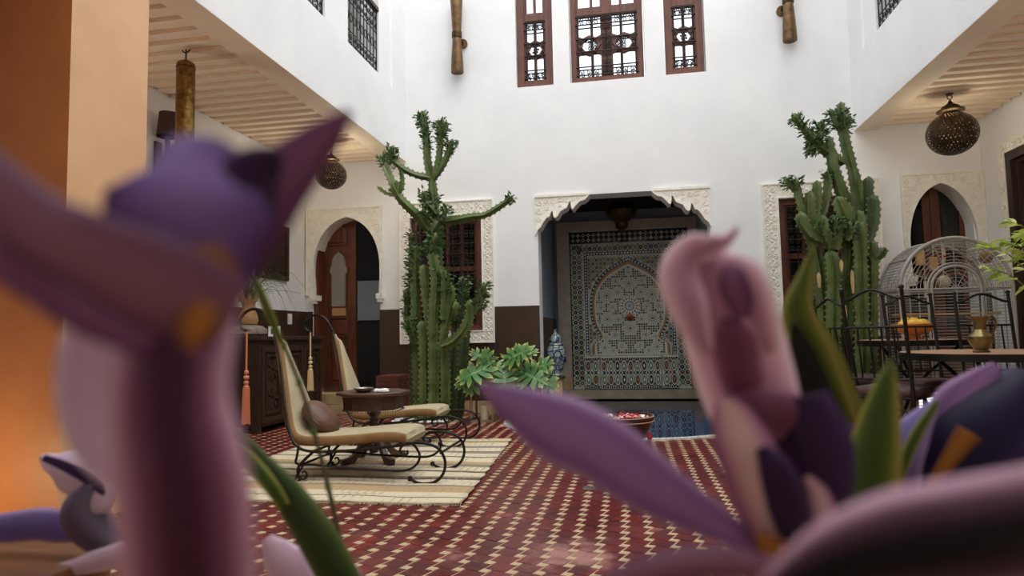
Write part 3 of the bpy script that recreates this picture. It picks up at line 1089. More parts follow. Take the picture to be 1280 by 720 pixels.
railing('balcony_railing', FL, 6.32, 7.19, 4.0, 'black scrolled iron balcony railing in the left upper wall, the one nearer the cactus corner', 0)
railing('balcony_railing', FL, 4.92, 5.79, 4.0, 'black iron balcony railing at the top edge, left of the fuller left one', 0)
railing('balcony_railing', FR, 6.4, 7.28, 3.98, 'black scrolled iron balcony railing in the right upper wall', 0)

# ================================================================== THE FOUNTAIN ALCOVE
AX0, AX1, AY = -1.13, 1.0, 10.1
ab = MB()
ab.add([(AX0, YB + .3, -.6), (AX0, AY, -.6), (AX0, AY, 2.9), (AX0, YB + .3, 2.9)], [(0, 1, 2, 3)])
ab.add([(AX1, YB + .3, -.6), (AX1, AY, -.6), (AX1, AY, 2.9), (AX1, YB + .3, 2.9)], [(0, 1, 2, 3)])
ab.add([(AX0, AY, -.6), (AX1, AY, -.6), (AX1, AY, 2.9), (AX0, AY, 2.9)], [(0, 1, 2, 3)])
ab.build('wall_alcove', BLUEWALL, smooth=False, kind='structure')
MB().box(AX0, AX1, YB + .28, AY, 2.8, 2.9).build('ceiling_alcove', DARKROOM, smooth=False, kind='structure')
MB().box(AX0 - .0, AX0 + .015, YB + .3, AY, 0, 1.16).build('baseboard_alcove', WAINS, smooth=False, kind='structure')
MB().box(AX0, AX1, 9.70, AY, -.55, .115).build('ledge', CONCRETE, smooth=False, kind='structure')
lg = setting('trim_8')
MB().box(-1.10, -.86, 9.82, 10.05, .115, .30).build('plinth_block', TILE_TAN, lg, smooth=False)
MB().box(.86, .99, 9.82, 10.05, .115, .30).build('plinth_block', TILE_TAN, lg, smooth=False)
# scalloped stucco brackets under the head of the opening
sc = [(-1.12, 2.15), (-1.085, 2.22), (-1.05, 2.25), (-1.01, 2.32), (-.97, 2.37), (-.935, 2.38), (-.915, 2.44), (-.895, 2.45), (-.885, 2.37), (-.86, 2.36), (-.835, 2.38), (-.80, 2.44), (-.76, 2.46), (-.72, 2.48), (-.69, 2.55), (-.67, 2.555), (-.665, 2.46), (-.64, 2.46), (-.61, 2.50), (-.56, 2.55), (-.50, 2.565), (-.46, 2.60), (-.43, 2.640)]
for s, nm in ((1, 'trim_9'), (-1, 'trim_10')):
    f = lambda u, w, d: (s * (u + .075) - .075 + (.015 if s < 0 else 0), YB + d, w)
    poly = sc + [(-1.12, 2.64)]
    mb = MB().prism(poly, -.02, .22, f)
    mb.strip(sc, [(x - .004, z + .028) for x, z in sc], -.034, -.02, f, closed=False)
    mb.prism(rect(-1.12, -.43, 2.625, 2.655), -.036, -.018, f)
    ob = mb.build(nm, STUCCO, smooth=False, kind='structure')
    rl = MB()
    for cx, cz, r in ((-1.06, 2.56, .045), (-1.06, 2.45, .04), (-1.06, 2.35, .035), (-.97, 2.57, .04), (-.96, 2.48, .035), (-.88, 2.57, .035), (-.80, 2.58, .034), (-.80, 2.51, .02), (-.72, 2.58, .03), (-.64, 2.585, .026), (-.57, 2.60, .02)):
        rl.tube([f(a, b, -.022) for a, b in spiral(cx, cz, r, 1.4, cx * 40, 1)], .0065, 5)
    rl.build('carving', STUCCO, ob, kind='stuff')

# the carved border and the zellige fountain
FY_ = 9.93
ft = thing('wall_fountain', 'tall zellige mosaic wall fountain with pointed arch and rosettes in the alcove', 'fountain', (0, FY_, .115))
mb = MB().strip(rect(-1.06, 1.0, .3, 2.62), rect(-.87, .87, .3, 2.47), 0, .15, fy(FY_))
mb.build('carved_border', STUCCO_DARK, ft, smooth=False)
rl = MB()
for k in range(16):
    for cx, cz in ((-.965, .40 + k * .14), (.94, .40 + k * .14), (-.85 + k * .115, 2.545)):
        for e in (-1, 1):
            rl.tube([(a, FY_ - .003, b) for a, b in spiral(cx + .035 * e, cz, .03, 1.3, k + e, e)], .006, 4)
rl.build('border_carving', STUCCO_DARK, ft, kind='stuff')
MB().box(-.87, .87, FY_, FY_ + .1, .115, 2.47).build('mosaic_panel', ZBASE, ft, smooth=False)
zl = MB()
T = .006
def zt(poly, m, y=FY_):
    n = len(poly)
    zl.add([(x, y - T, z) for x, z in poly], [tuple(range(n))], m)
def star(cx, cz, r, n=8, q=.62, ph=0.0):
    return [(cx + (r if k % 2 == 0 else r * q) * cos(ph + pi * k / n), cz + (r if k % 2 == 0 else r * q) * sin(ph + pi * k / n)) for k in range(2 * n)]
def dia(cx, cz, a, b=None):
    b = b or a
    return [(cx - a, cz), (cx, cz - b), (cx + a, cz), (cx, cz + b)]
def bar(x0, x1, z0, z1, m):
    zt(rect(x0, x1, z0, z1), m)
# top band: navy with interlaced diamonds
bar(-.87, .87, 2.27, 2.47, 1)
for y_, mm in ((2.465, 6), (2.275, 6)):
    zl.add([(-.86, FY_ - 2 * T, y_ - .004), (.86, FY_ - 2 * T, y_ - .004), (.86, FY_ - 2 * T, y_ + .004), (-.86, FY_ - 2 * T, y_ + .004)], [(0, 1, 2, 3)], mm)
for k in range(22):
    cx = -.81 + k * .077
    for dz in (-.036, .036):
        o = star(cx, 2.37 + dz, .034, 4, .5)
        zl.add([(x, FY_ - 2 * T, z) for x, z in o], [tuple(range(len(o)))], 6 if k % 2 else 0)
        o = dia(cx, 2.37 + dz, .015)
        zl.add([(x, FY_ - 3 * T, z) for x, z in o], [(0, 1, 2, 3)], 3 if k % 2 else 2)
# star-and-cross border on three sides
def starcross(cx, cz, s, a, b):
    zt(star(cx, cz, s * .46, 8, .76), a)
    zt(dia(cx, cz, s * .17), 6)
    for e, f_ in ((-1, -1), (1, 1), (-1, 1), (1, -1)):
        zt(dia(cx + e * s * .5, cz + f_ * s * .5, s * .2), b)
pal = (4, 3, 1, 4, 2)
for k in range(28):
    z = .20 + k * .075
    for sx in (-1, 1):
        for c in (0, 1):
            starcross(sx * (.80 - c * .075), z, .075, pal[(k + c) % 5], (1, 5)[(k + c) % 2])
for k in range(20):
    for c in (0,):
        starcross(-.7125 + k * .075, 2.20, .075, pal[k % 5], (1, 5)[k % 2])
# navy checker border
for sx in (-1, 1):
    bar(min(sx * .655, sx * .61), max(sx * .655, sx * .61), .62, 2.14, 2)
    for k in range(34):
        zl.add([(x, FY_ - 2 * T, z) for x, z in dia(sx * .632, .64 + k * .0445, .014, .018)], [(0, 1, 2, 3)], 6)
    bar(min(sx * .868, sx * .85), max(sx * .868, sx * .85), .115, 2.27, 1)
bar(-.655, .655, 2.10, 2.145, 2)
for k in range(29):
    zl.add([(x, FY_ - 2 * T, z) for x, z in dia(-.63 + k * .045, 2.122, .018, .014)], [(0, 1, 2, 3)], 6)
# the horseshoe arch
def horse(cx, hw, waist, foot, zf, zw, zm, za, n=10):
    L = catmull([(foot, zf), (foot, zf + .10), (foot * .97, zf + .17), (waist, zw), (hw * .95, (zw + zm) / 2 - .02), (hw, zm), (hw * .93, zm + (za - zm) * .36), (hw * .66, zm + (za - zm) * .68), (hw * .3, zm + (za - zm) * .88), (0, za)], 40)
    return [(cx - x, z) for x, z in L] + [(cx + x, z) for x, z in reversed(L[:-1])]
A0 = horse(0, .585, .475, .60, .60, .88, 1.33, 2.06)
A1 = horse(0, .545, .43, .555, .61, .88, 1.33, 2.00)
A2 = horse(0, .515, .40, .525, .62, .88, 1.33, 1.955)
A3 = horse(0, .495, .385, .505, .635, .88, 1.33, 1.93)
for O, I, m, k in ((A0, A1, 2, 1), (A1, A2, 5, 1.4), (A2, A3, 6, 1.2)):
    n = len(O)
    for i in range(n - 1):
        zl.add([(O[i][0], FY_ - T * k, O[i][1]), (O[i + 1][0], FY_ - T * k, O[i + 1][1]), (I[i + 1][0], FY_ - T * k, I[i + 1][1]), (I[i][0], FY_ - T * k, I[i][1])], [(0, 1, 2, 3)], m)
for i in range(1, len(A0) - 1):
    x, z = (A0[i][0] + A1[i][0]) / 2, (A0[i][1] + A1[i][1]) / 2
    zl.add([(a, FY_ - 2 * T, b) for a, b in dia(x, z, .016)], [(0, 1, 2, 3)], 6)
bar(-.655, .655, .575, .60, 5)
# spandrel: fine star lattice
s = .058
for i in range(-10, 11):
    for j in range(9, 38):
        x, z = i * s, j * s
        if abs(x) > .585 or z < .64 or z > 2.08 or in_poly(x, z, [(cx * 1.05, cz + .02 if cz > 1 else cz) for cx, cz in A0]):
            continue
        starcross(x, z, s, ((1, 4, 3, 5, 4, 2)[(i * 2 + j * 3) % 6]), (4, 1)[(i + j) % 2])
# inside the arch: sixteen-fold rosettes on a lattice ground
RS = [(0, 1.33, .155)] + [(0, 1.66, .10), (0, 1.0, .10)] + [(sx * .33, 1.49, .10) for sx in (-1, 1)] + [(sx * .33, 1.14, .10) for sx in (-1, 1)] + \
     [(sx * .17, 1.53, .065) for sx in (-1, 1)] + [(sx * .17, 1.13, .06) for sx in (-1, 1)] + [(sx * .245, 1.315, .055) for sx in (-1, 1)] + [(sx * .42, 1.315, .055) for sx in (-1, 1)] + \
     [(sx * .19, 1.70, .055) for sx in (-1, 1)] + [(0, 1.83, .055)] + [(sx * .22, .90, .07) for sx in (-1, 1)] + [(sx * .36, .87, .05) for sx in (-1, 1)] + [(sx * .38, .72, .075) for sx in (-1, 1)] + [(sx * .13, .74, .06) for sx in (-1, 1)] + [(sx * .26, .67, .05) for sx in (-1, 1)]
s = .034
for i in range(-17, 18):
    for j in range(17, 60):
        x, z = i * s, j * s
        if not in_poly(x, z, A3) or any(hypot(x - a, z - b) < r + .012 for a, b, r in RS) or min(hypot(x - a, z - b) for a, b in A3) < .022:
            continue
        zt(star(x, z, s * .52, 4, .66, pi / 4 if (i + j) % 2 else 0), ((1, 3, 4, 1, 2, 5)[(i * i + j * 2) % 6]))
for q, (cx, cz, r) in enumerate(RS):
    n = 16 if r > .08 else 10 if r > .056 else 8
    zl.add([(cx + r * cos(2 * pi * k / 24), FY_ - T * .8, cz + r * sin(2 * pi * k / 24)) for k in range(24)], [tuple(range(24))], 6)
    och = q in (20, 21, 24, 25)
    oc = 5 if och else 4
    for k in range(n):
        a = 2 * pi * k / n
        for r0, rm, r1, wd, m in ((.28, .40, .54, .8, 1 if k % 2 else (3 if q % 3 else 2)), (.58, .70, .80, .62, oc if k % 2 else 1), (.84, .91, .985, .5, 3 if k % 2 else 1)):
            da = pi / n * wd
            P = [(r * r0, a), (r * rm, a - da), (r * r1, a), (r * rm, a + da)]
            zl.add([(cx + u * cos(t), FY_ - T * 1.2, cz + u * sin(t)) for u, t in P], [(0, 1, 2, 3)], m)
    zl.add([(x, FY_ - T * 1.3, z) for x, z in star(cx, cz, r * .25, 8, .6)], [tuple(range(16))], 7 if q == 0 else (5 if och else 4))
zl.build('mosaic', ZM, ft, smooth=False, kind='stuff')
# basin front: three facets with almond-shaped tiles
bf = MB()
X = [(-.68, 9.86), (-.46, 9.86), (-.44, 9.80), (.42, 9.80), (.44, 9.86), (.66, 9.86)]
top, bot = .575, .13
pol = [(x, y) for x, y in X] + [(.66, FY_), (-.68, FY_)]
bf.prism(pol, bot, top, lambda u, w, d: (u, w, d), 0)
bf.prism([(x * 1.02, y - .02 if y < FY_ else y) for x, y in pol], top, top + .02, lambda u, w, d: (u, w, d), 6)
bf.prism([(x * 1.02, y - .02 if y < FY_ else y) for x, y in pol], .115, bot, lambda u, w, d: (u, w, d), 2)
def bt(poly, m, y):
    bf.add([(x, y, z) for x, z in poly], [tuple(range(len(poly)))], m)
for x0, x1, y in ((-.68, -.465, 9.86), (-.44, .42, 9.80), (.445, .66, 9.86)):
    bt(rect(x0, x1, .545, .573), 1, y - .002)
    bt(rect(x0, x1, .135, .165), 1, y - .002)
    for k in range(int((x1 - x0) / .032)):
        bt(dia(x0 + .016 + k * .032, .15, .011), 6, y - .004)
        bt(dia(x0 + .016 + k * .032, .559, .009), 6, y - .004)
    n = max(2, round((x1 - x0) / .1))
    for k in range(n):
        cx = x0 + (x1 - x0) * (k + .5) / n
        w = (x1 - x0) / n
        for j, cz in enumerate((.255, .455)):
            m = (3, 4, 3, 1)[(k + j) % 4]
            for g, mm, dy in ((1.0, 1, .002), (.82, 6, .004), (.66, m, .006)):
                bt([(cx + w * .46 * g * sin(q), cz + .1 * g * (-cos(q))) for q in [2 * pi * t / 16 for t in range(16)]], mm, y - dy)
            bt(dia(cx, cz, .014, .03), 6 if m != 4 else 5, y - .008)
        for cz in (.19, .355, .52):
            bt(dia(cx + w * .5, cz, w * .2, .03), 4, y - .005) if k < n - 1 else None
        bt(dia(cx, .355, w * .2, .028), 2, y - .005)
bf.build('basin', ZM, ft, smooth=False)
sp = MB().lathe([(.0, 0), (.05, .004), (.055, .02), (.03, .03), (0, .035)], 14, (0, FY_ - .008, 1.16), M=Matrix.Rotation(pi / 2, 3, 'X'))
sp.tube([(0, FY_ - .03, 1.16), (0, FY_ - .1, 1.165), (0, FY_ - .13, 1.13)], .014, 8)
sp.build('spout', mat('copper_spout', (150, 84, 48), None, rough=.4, metal=.7), ft)
# ================================================================== LAMPS
def circ(r, n, c=(0, 0, 0), ax='Z'):
    out = []
    for k in range(n):
        q = 2 * pi * k / n
        p = {'Z': (r * cos(q), r * sin(q), 0), 'Y': (r * cos(q), 0, r * sin(q)), 'X': (0, r * cos(q), r * sin(q))}[ax]
        out.append((p[0] + c[0], p[1] + c[1], p[2] + c[2]))
    return out

def ball_lamp(label, x, y, zc, r, watts):
    t = thing('pendant_lamp', label, 'pendant lamp', (x, y, ZC))
    m = MB().lathe([(.03, ZC - .012), (.035, ZC + .0)], 12, (x, y, 0))
    m.build('ceiling_hook', BRASS_OLD, t)
    ch = MB()
    top = zc + r * 1.42
    ch.tube(circ(.022, 12, (x, y, ZC - .034), 'Y'), .005, 5, closed=True)
    z = ZC - .06
    k = 0
    while z > top + .01:
        ch.tube(circ(.016, 10, (x, y, z - .014), 'XY'[k % 2]), .004, 5, closed=True)
        z -= .03
        k += 1
    ch.tube([(x, y, z + .01), (x, y, top - .02)], .007, 6)
    ch.build('chain', BRASS_OLD, t, kind='stuff')
    MB().lathe([(0.008, zc + r * 1.46), (.016, zc + r * 1.42), (r * .10, zc + r * 1.36), (r * .2, zc + r * 1.28), (r * .34, zc + r * 1.2), (r * .36, zc + r * 1.14), (r * .46, zc + r * 1.08), (r * .54, zc + r * 1.04), (r * .54, zc + r * .99), (r * .34, zc + r * .95), (r * .32, zc + r * .85)], 28, (x, y, 0)).build('cap', BRASS_OLD, t)
    # pierced globe: rows of small openings that let the bulb inside shine through
    nu, nv = 108, 50
    mb = MB()
    vs = [(x + r * cos(pi * (j / nv - .5) * .985) * cos(2 * pi * i / nu), y + r * cos(pi * (j / nv - .5) * .985) * sin(2 * pi * i / nu), zc + r * .93 * sin(pi * (j / nv - .5) * .985)) for j in range(nv + 1) for i in range(nu)]
    fs = []
    for j in range(nv):
        for i in range(nu):
            if 2 <= j <= nv - 4 and j % 2 == 0 and (i + j // 2) % 3 == 0:
                continue
            i2 = (i + 1) % nu
            fs.append((j * nu + i, j * nu + i2, (j + 1) * nu + i2, (j + 1) * nu + i))
    mb.add(vs, fs).build('globe', BRASS_BLACK_IN, t)
    l = bpy.data.lights.new('warm_bulb', 'POINT')
    l.energy = watts
    l.color = (1.0, 0.90, 0.70)
    l.shadow_soft_size = r * .45
    lo = bpy.data.objects.new('warm_bulb', l)
    COL.objects.link(lo)
    lo.parent = t
    lo.location = (0, 0, zc - ZC)
    return t
pL = atY(414, 219, 6.98)
ball_lamp('small round pierced brass pendant lamp above the left archway', pL.x, 6.98, pL.z, .175, 38)
ball_lamp('large round pierced brass pendant lamp above the right archway', 3.15, 6.98, 2.80, .225, 26)

x, y = -3.34, 4.49
t = thing('cylinder_lamp', 'tall hammered brass cylinder lamp hanging under the left gallery boards', 'pendant lamp', (x, y, ZC))
m = MB().tube([(x, y, ZC), (x, y, ZC - .09)], .006, 6)
m.tube([(x - .035, y, ZC - .004), (x - .02, y, ZC - .02), (x, y, ZC - .03), (x + .02, y, ZC - .02), (x + .035, y, ZC - .004)], .006, 5)
m.build('hook', BRASS_OLD, t)
MB().lathe([(0, ZC - .085), (.03, ZC - .092), (.064, ZC - .115), (.068, ZC - .125), (.068, ZC - .95), (.06, ZC - .955), (.0, ZC - .955)], 32, (x, y, 0)).build('tube', BRASS, t)
MB().tube(circ(.0685, 28, (x, y, ZC - .15)), .004, 5, closed=True).build('rim_band', BRASS_OLD, t)

def wall_lamp(label, X, y, z):
    e = 1 if X < 0 else -1
    t = thing('wall_lamp', label, 'wall lamp', (X, y, z))
    MB().box(min(X, X + e * .025), max(X, X + e * .025), y - .04, y + .04, z - .35, z + .02).build('back_plate', WOOD_DARK, t, smooth=False)
    MB().tube([(X + e * .02, y, z - .25), (X + e * .11, y, z - .25), (X + e * .11, y, z + .06)], .022, 8).build('arm', WOOD_DARK, t)
    MB().lathe([(.098, z + .06), (.078, z + .28), (.074, z + .28), (.094, z + .06)], 28, (X + e * .115, y, 0)).build('lamp_shade', SHADE, t)
wall_lamp('wall lamp with brown tapered shade on the left gallery wall', XL, 5.24, 2.72)

def fill_torchiere(label, x, y, e):
    """a standing lamp added to brighten the gallery, its open bowl throwing light up"""
    t = thing('added_fill_lamp', label, 'added lamp', (x, y, 0))
    MB().lathe([(0, 0), (.14, 0), (.14, .02), (.03, .04), (.014, .06), (.012, 1.45), (.02, 1.5), (0, 1.5)], 24, (x, y, 0)).build('stand', BRASS_OLD, t)
    MB().lathe([(.02, 1.5), (.12, 1.55), (.17, 1.62), (.165, 1.62), (.115, 1.56), (.0, 1.52)], 28, (x, y, 0)).build('lamp_shade', BRASS, t)
    l = bpy.data.lights.new('warm_bulb', 'POINT')
    l.energy = e
    l.color = (1.0, 0.93, 0.84)
    l.shadow_soft_size = .08
    lo = bpy.data.objects.new('warm_bulb', l)
    COL.objects.link(lo)
    lo.parent = t
    lo.location = (0, 0, 1.66)
fill_torchiere('added unseen brass fill lamp with upturned bowl behind the peach pillar', -3.75, 4.15, 7)  # both lamps are added out of sight to lift the gallery light
fill_torchiere('added unseen brass fill lamp with upturned bowl in the right gallery', 3.45, 4.1, 7)

def sconce(label, x, z0, z1):
    t = thing('wall_sconce', label, 'wall lamp', (x, YB, (z0 + z1) / 2))
    y = YB - .11
    h = z1 - z0
    MB().lathe([(.0, z0 + .012), (.078, z0), (.08, z0 + .01), (.073, z0 + .2 * h), (.058, z0 + .42 * h), (.052, z0 + .5 * h), (.058, z0 + .6 * h), (.07, z0 + .85 * h), (.08, z1 - .01), (.076, z1), (.06, z1 - .02), (0, z1 - .02)], 28, (x, y, 0)).build('horn_body', BRONZE, t)
    MB().lathe([(.06, z0 + .47 * h), (.064, z0 + .475 * h), (.066, z0 + .55 * h), (.062, z0 + .555 * h)], 24, (x, y, 0)).build('waist_band', BRASS_OLD, t)
    s = 1 if x < 0 else -1
    MB().lathe([(.0, 0), (.06, 0), (.06, .03), (0, .03)], 20, (x + s * .055, YB, z0 + .43 * h), M=Matrix.Rotation(pi / 2, 3, 'X')).build('wall_rose', BRONZE, t)
    MB().tube([(x + s * .055, YB - .02, z0 + .43 * h), (x + s * .03, y, z0 + .47 * h)], .014, 8).build('bracket', BRASS_OLD, t)
sconce('bronze hourglass wall sconce on the white wall left of the upper windows', -2.06, 4.275, 5.235)
sconce('bronze hourglass wall sconce on the white wall right of the upper windows', 1.945, 4.29, 5.25)

x, y = -.07, 9.0
t = thing('lantern', 'dark star lantern hanging in the fountain alcove', 'lantern', (x, y, 2.8))
MB().tube([(x, y, 2.8), (x, y, 2.7)], .008, 6).build('chain', IRON, t)
mb = MB()
for k in range(14):
    q = 2 * pi * k / 14
mb.lathe([(.03, 2.72), (.1, 2.70), (.2, 2.63), (.215, 2.58), (.19, 2.51), (.12, 2.45), (.09, 2.43), (.085, 2.36), (.05, 2.33), (.02, 2.31), (0.0, 2.27)], 14, (x, y, 0))
mb.build('body', BRASS_OLD, t, smooth=False)

# the uplighter at the foot of the pillar: its own warm light
x, y = -3.15, 2.30
t = thing('floor_uplighter', 'small brass uplighter on the floor before the orange pillar', 'lamp', (x, y, 0))
MB().lathe([(.07, 0), (.08, .01), (.06, .03), (.055, .14), (.06, .15), (.05, .15), (.045, .05), (0, .05)], 20, (x, y, 0)).build('housing', BRASS, t)
l = bpy.data.lights.new('warm_bulb', 'POINT')
l.energy = 11
l.color = (1.0, 0.86, 0.50)
l.shadow_soft_size = .05
lo = bpy.data.objects.new('warm_bulb', l)
COL.objects.link(lo)
lo.parent = t
lo.location = (0, 0, .22)

# ================================================================== CACTI
def spine_path(pts, step=.03):
    P = [V(p) for p in pts]
    Lg = sum((b - a).length for a, b in zip(P, P[1:]))
    n = max(6, int(Lg / step))
    q = [V(p) for p in catmull([tuple(p) for p in P], n * 3)]
    # even spacing
    d = [0]
    for a, b in zip(q, q[1:]):
        d.append(d[-1] + (b - a).length)
    out, j = [], 0
    for k in range(n + 1):
        s = d[-1] * k / n
        while j < len(d) - 2 and d[j + 1] < s:
            j += 1
        u = (s - d[j]) / max(d[j + 1] - d[j], 1e-9)
        out.append(q[j].lerp(q[j + 1], u))
    return out, d[-1]

def cactus_stem(parent, pts, r, ribs=5, seg=.55, m=None, tip=True, rot=0.0, taper=.85, base=.8):
    path, Lg = spine_path(pts)
    n = len(path)
    k4 = ribs * 4
    vs, spn = [], MB()
    ref = V((1, 0.3, 0)).normalized()
    ph = random.random()
    for i, p in enumerate(path):
        s = i / (n - 1) * Lg
        t = (path[min(i + 1, n - 1)] - path[max(i - 1, 0)]).normalized()
        a = ref - t * ref.dot(t)
        if a.length < 1e-3:
            a = t.orthogonal()
        a.normalize()
        ref = a
        b = t.cross(a)
        R_ = r * (base + (1 - base) * min(1, s / .12)) * (1 - (1 - taper) * s / Lg)
        R_ *= 1 - .16 * max(0, cos(2 * pi * (s / seg + ph))) ** 6
        if tip:
            e = (Lg - s) / (r * 1.3)
            if e < 1:
                R_ *= sqrt(max(0, 1 - (1 - e) ** 2)) * .97 + .03
        wav = 1 + (.07 if i % 2 else -.05)
        for j in range(k4):
            q = rot + 2 * pi * j / k4
            g = (wav, .78, .60, .78)[j % 4]
            vs.append(p + (a * cos(q) + b * sin(q)) * R_ * g)
            if j % 4 == 0 and i % 2 and R_ > .015:
                dr_ = a * cos(q) + b * sin(q)
                c = p + dr_ * R_ * wav
                sd = t.cross(dr_) * .0045
                spn.add([c - dr_ * .004 - t * .009 - sd, c - dr_ * .004 - t * .009 + sd, c - dr_ * .004 + t * .009, c + dr_ * .012 + t * .004, c + dr_ * .011 - t * .008], [(0, 1, 3), (1, 2, 3), (2, 0, 3), (0, 1, 4), (1, 2, 4), (2, 0, 4)], 1)
    mb = MB()
    fs = []
    for i in range(n - 1):
        for j in range(k4):
            j2 = (j + 1) % k4
            fs.append((i * k4 + j, i * k4 + j2, (i + 1) * k4 + j2, (i + 1) * k4 + j))
    fs += [tuple(range(k4 - 1, -1, -1)), tuple(range((n - 1) * k4, n * k4))]
    mb.add(vs, fs, 0)
    mb.add(spn.v, spn.f, 1)
    mb.build('stem', [m or CACTUS, SPINE], parent, angle=75)
    return path

def leaf_tufts(mb, path, f0, f1, n, size=.055, spread=.05):
    """small fleshy leaves standing out from a stem between two fractions of its length"""
    k = len(path) - 1
    for _ in range(n):
        t = random.uniform(f0, f1) * k
        i = min(int(t), k - 1)
        p = path[i].lerp(path[i + 1], t - i)
        ax = (path[i + 1] - path[i]).normalized()
        q = V((random.gauss(0, 1), random.gauss(0, 1), random.gauss(0, 1)))
        q = (q - ax * q.dot(ax)).normalized()
        d = (q + ax * random.uniform(.1, .9) + V((0, 0, -.5 * random.random()))).normalized()
        s = size * random.uniform(.7, 1.3)
        w = d.cross(V((random.gauss(0, 1), random.gauss(0, 1), random.gauss(0, 1)))).normalized() * s * .17
        o = p + q * spread * random.uniform(.35, 1)
        nn = d.cross(w).normalized() * s * .06
        mb.add([o, o + d * s * .35 + w - nn, o + d * s * .75 + w * .9 - nn, o + d * s, o + d * s * .75 - w * .9 - nn, o + d * s * .35 - w - nn, o + d * s * .5 + nn],
               [(0, 1, 6), (1, 2, 6), (2, 3, 6), (3, 4, 6), (4, 5, 6), (5, 0, 6)])

def cactus(label, name, base, specs, leafspec, extra=None):
    t = thing(name, label, 'cactus', base)
    lf = MB()
    for sp in specs:
        pts, r = sp[0], sp[1]
        kw = sp[2] if len(sp) > 2 else {}
        tu = kw.pop('tuft', None)
        W_ = [atY(px, py, y) for px, py, y in pts]
        pth = cactus_stem(t, W_, r, **kw)
        if tu:
            leaf_tufts(lf, pth, *tu)
    lf.build('leaves', LEAF_C, t, smooth=False, kind='stuff')
    return t

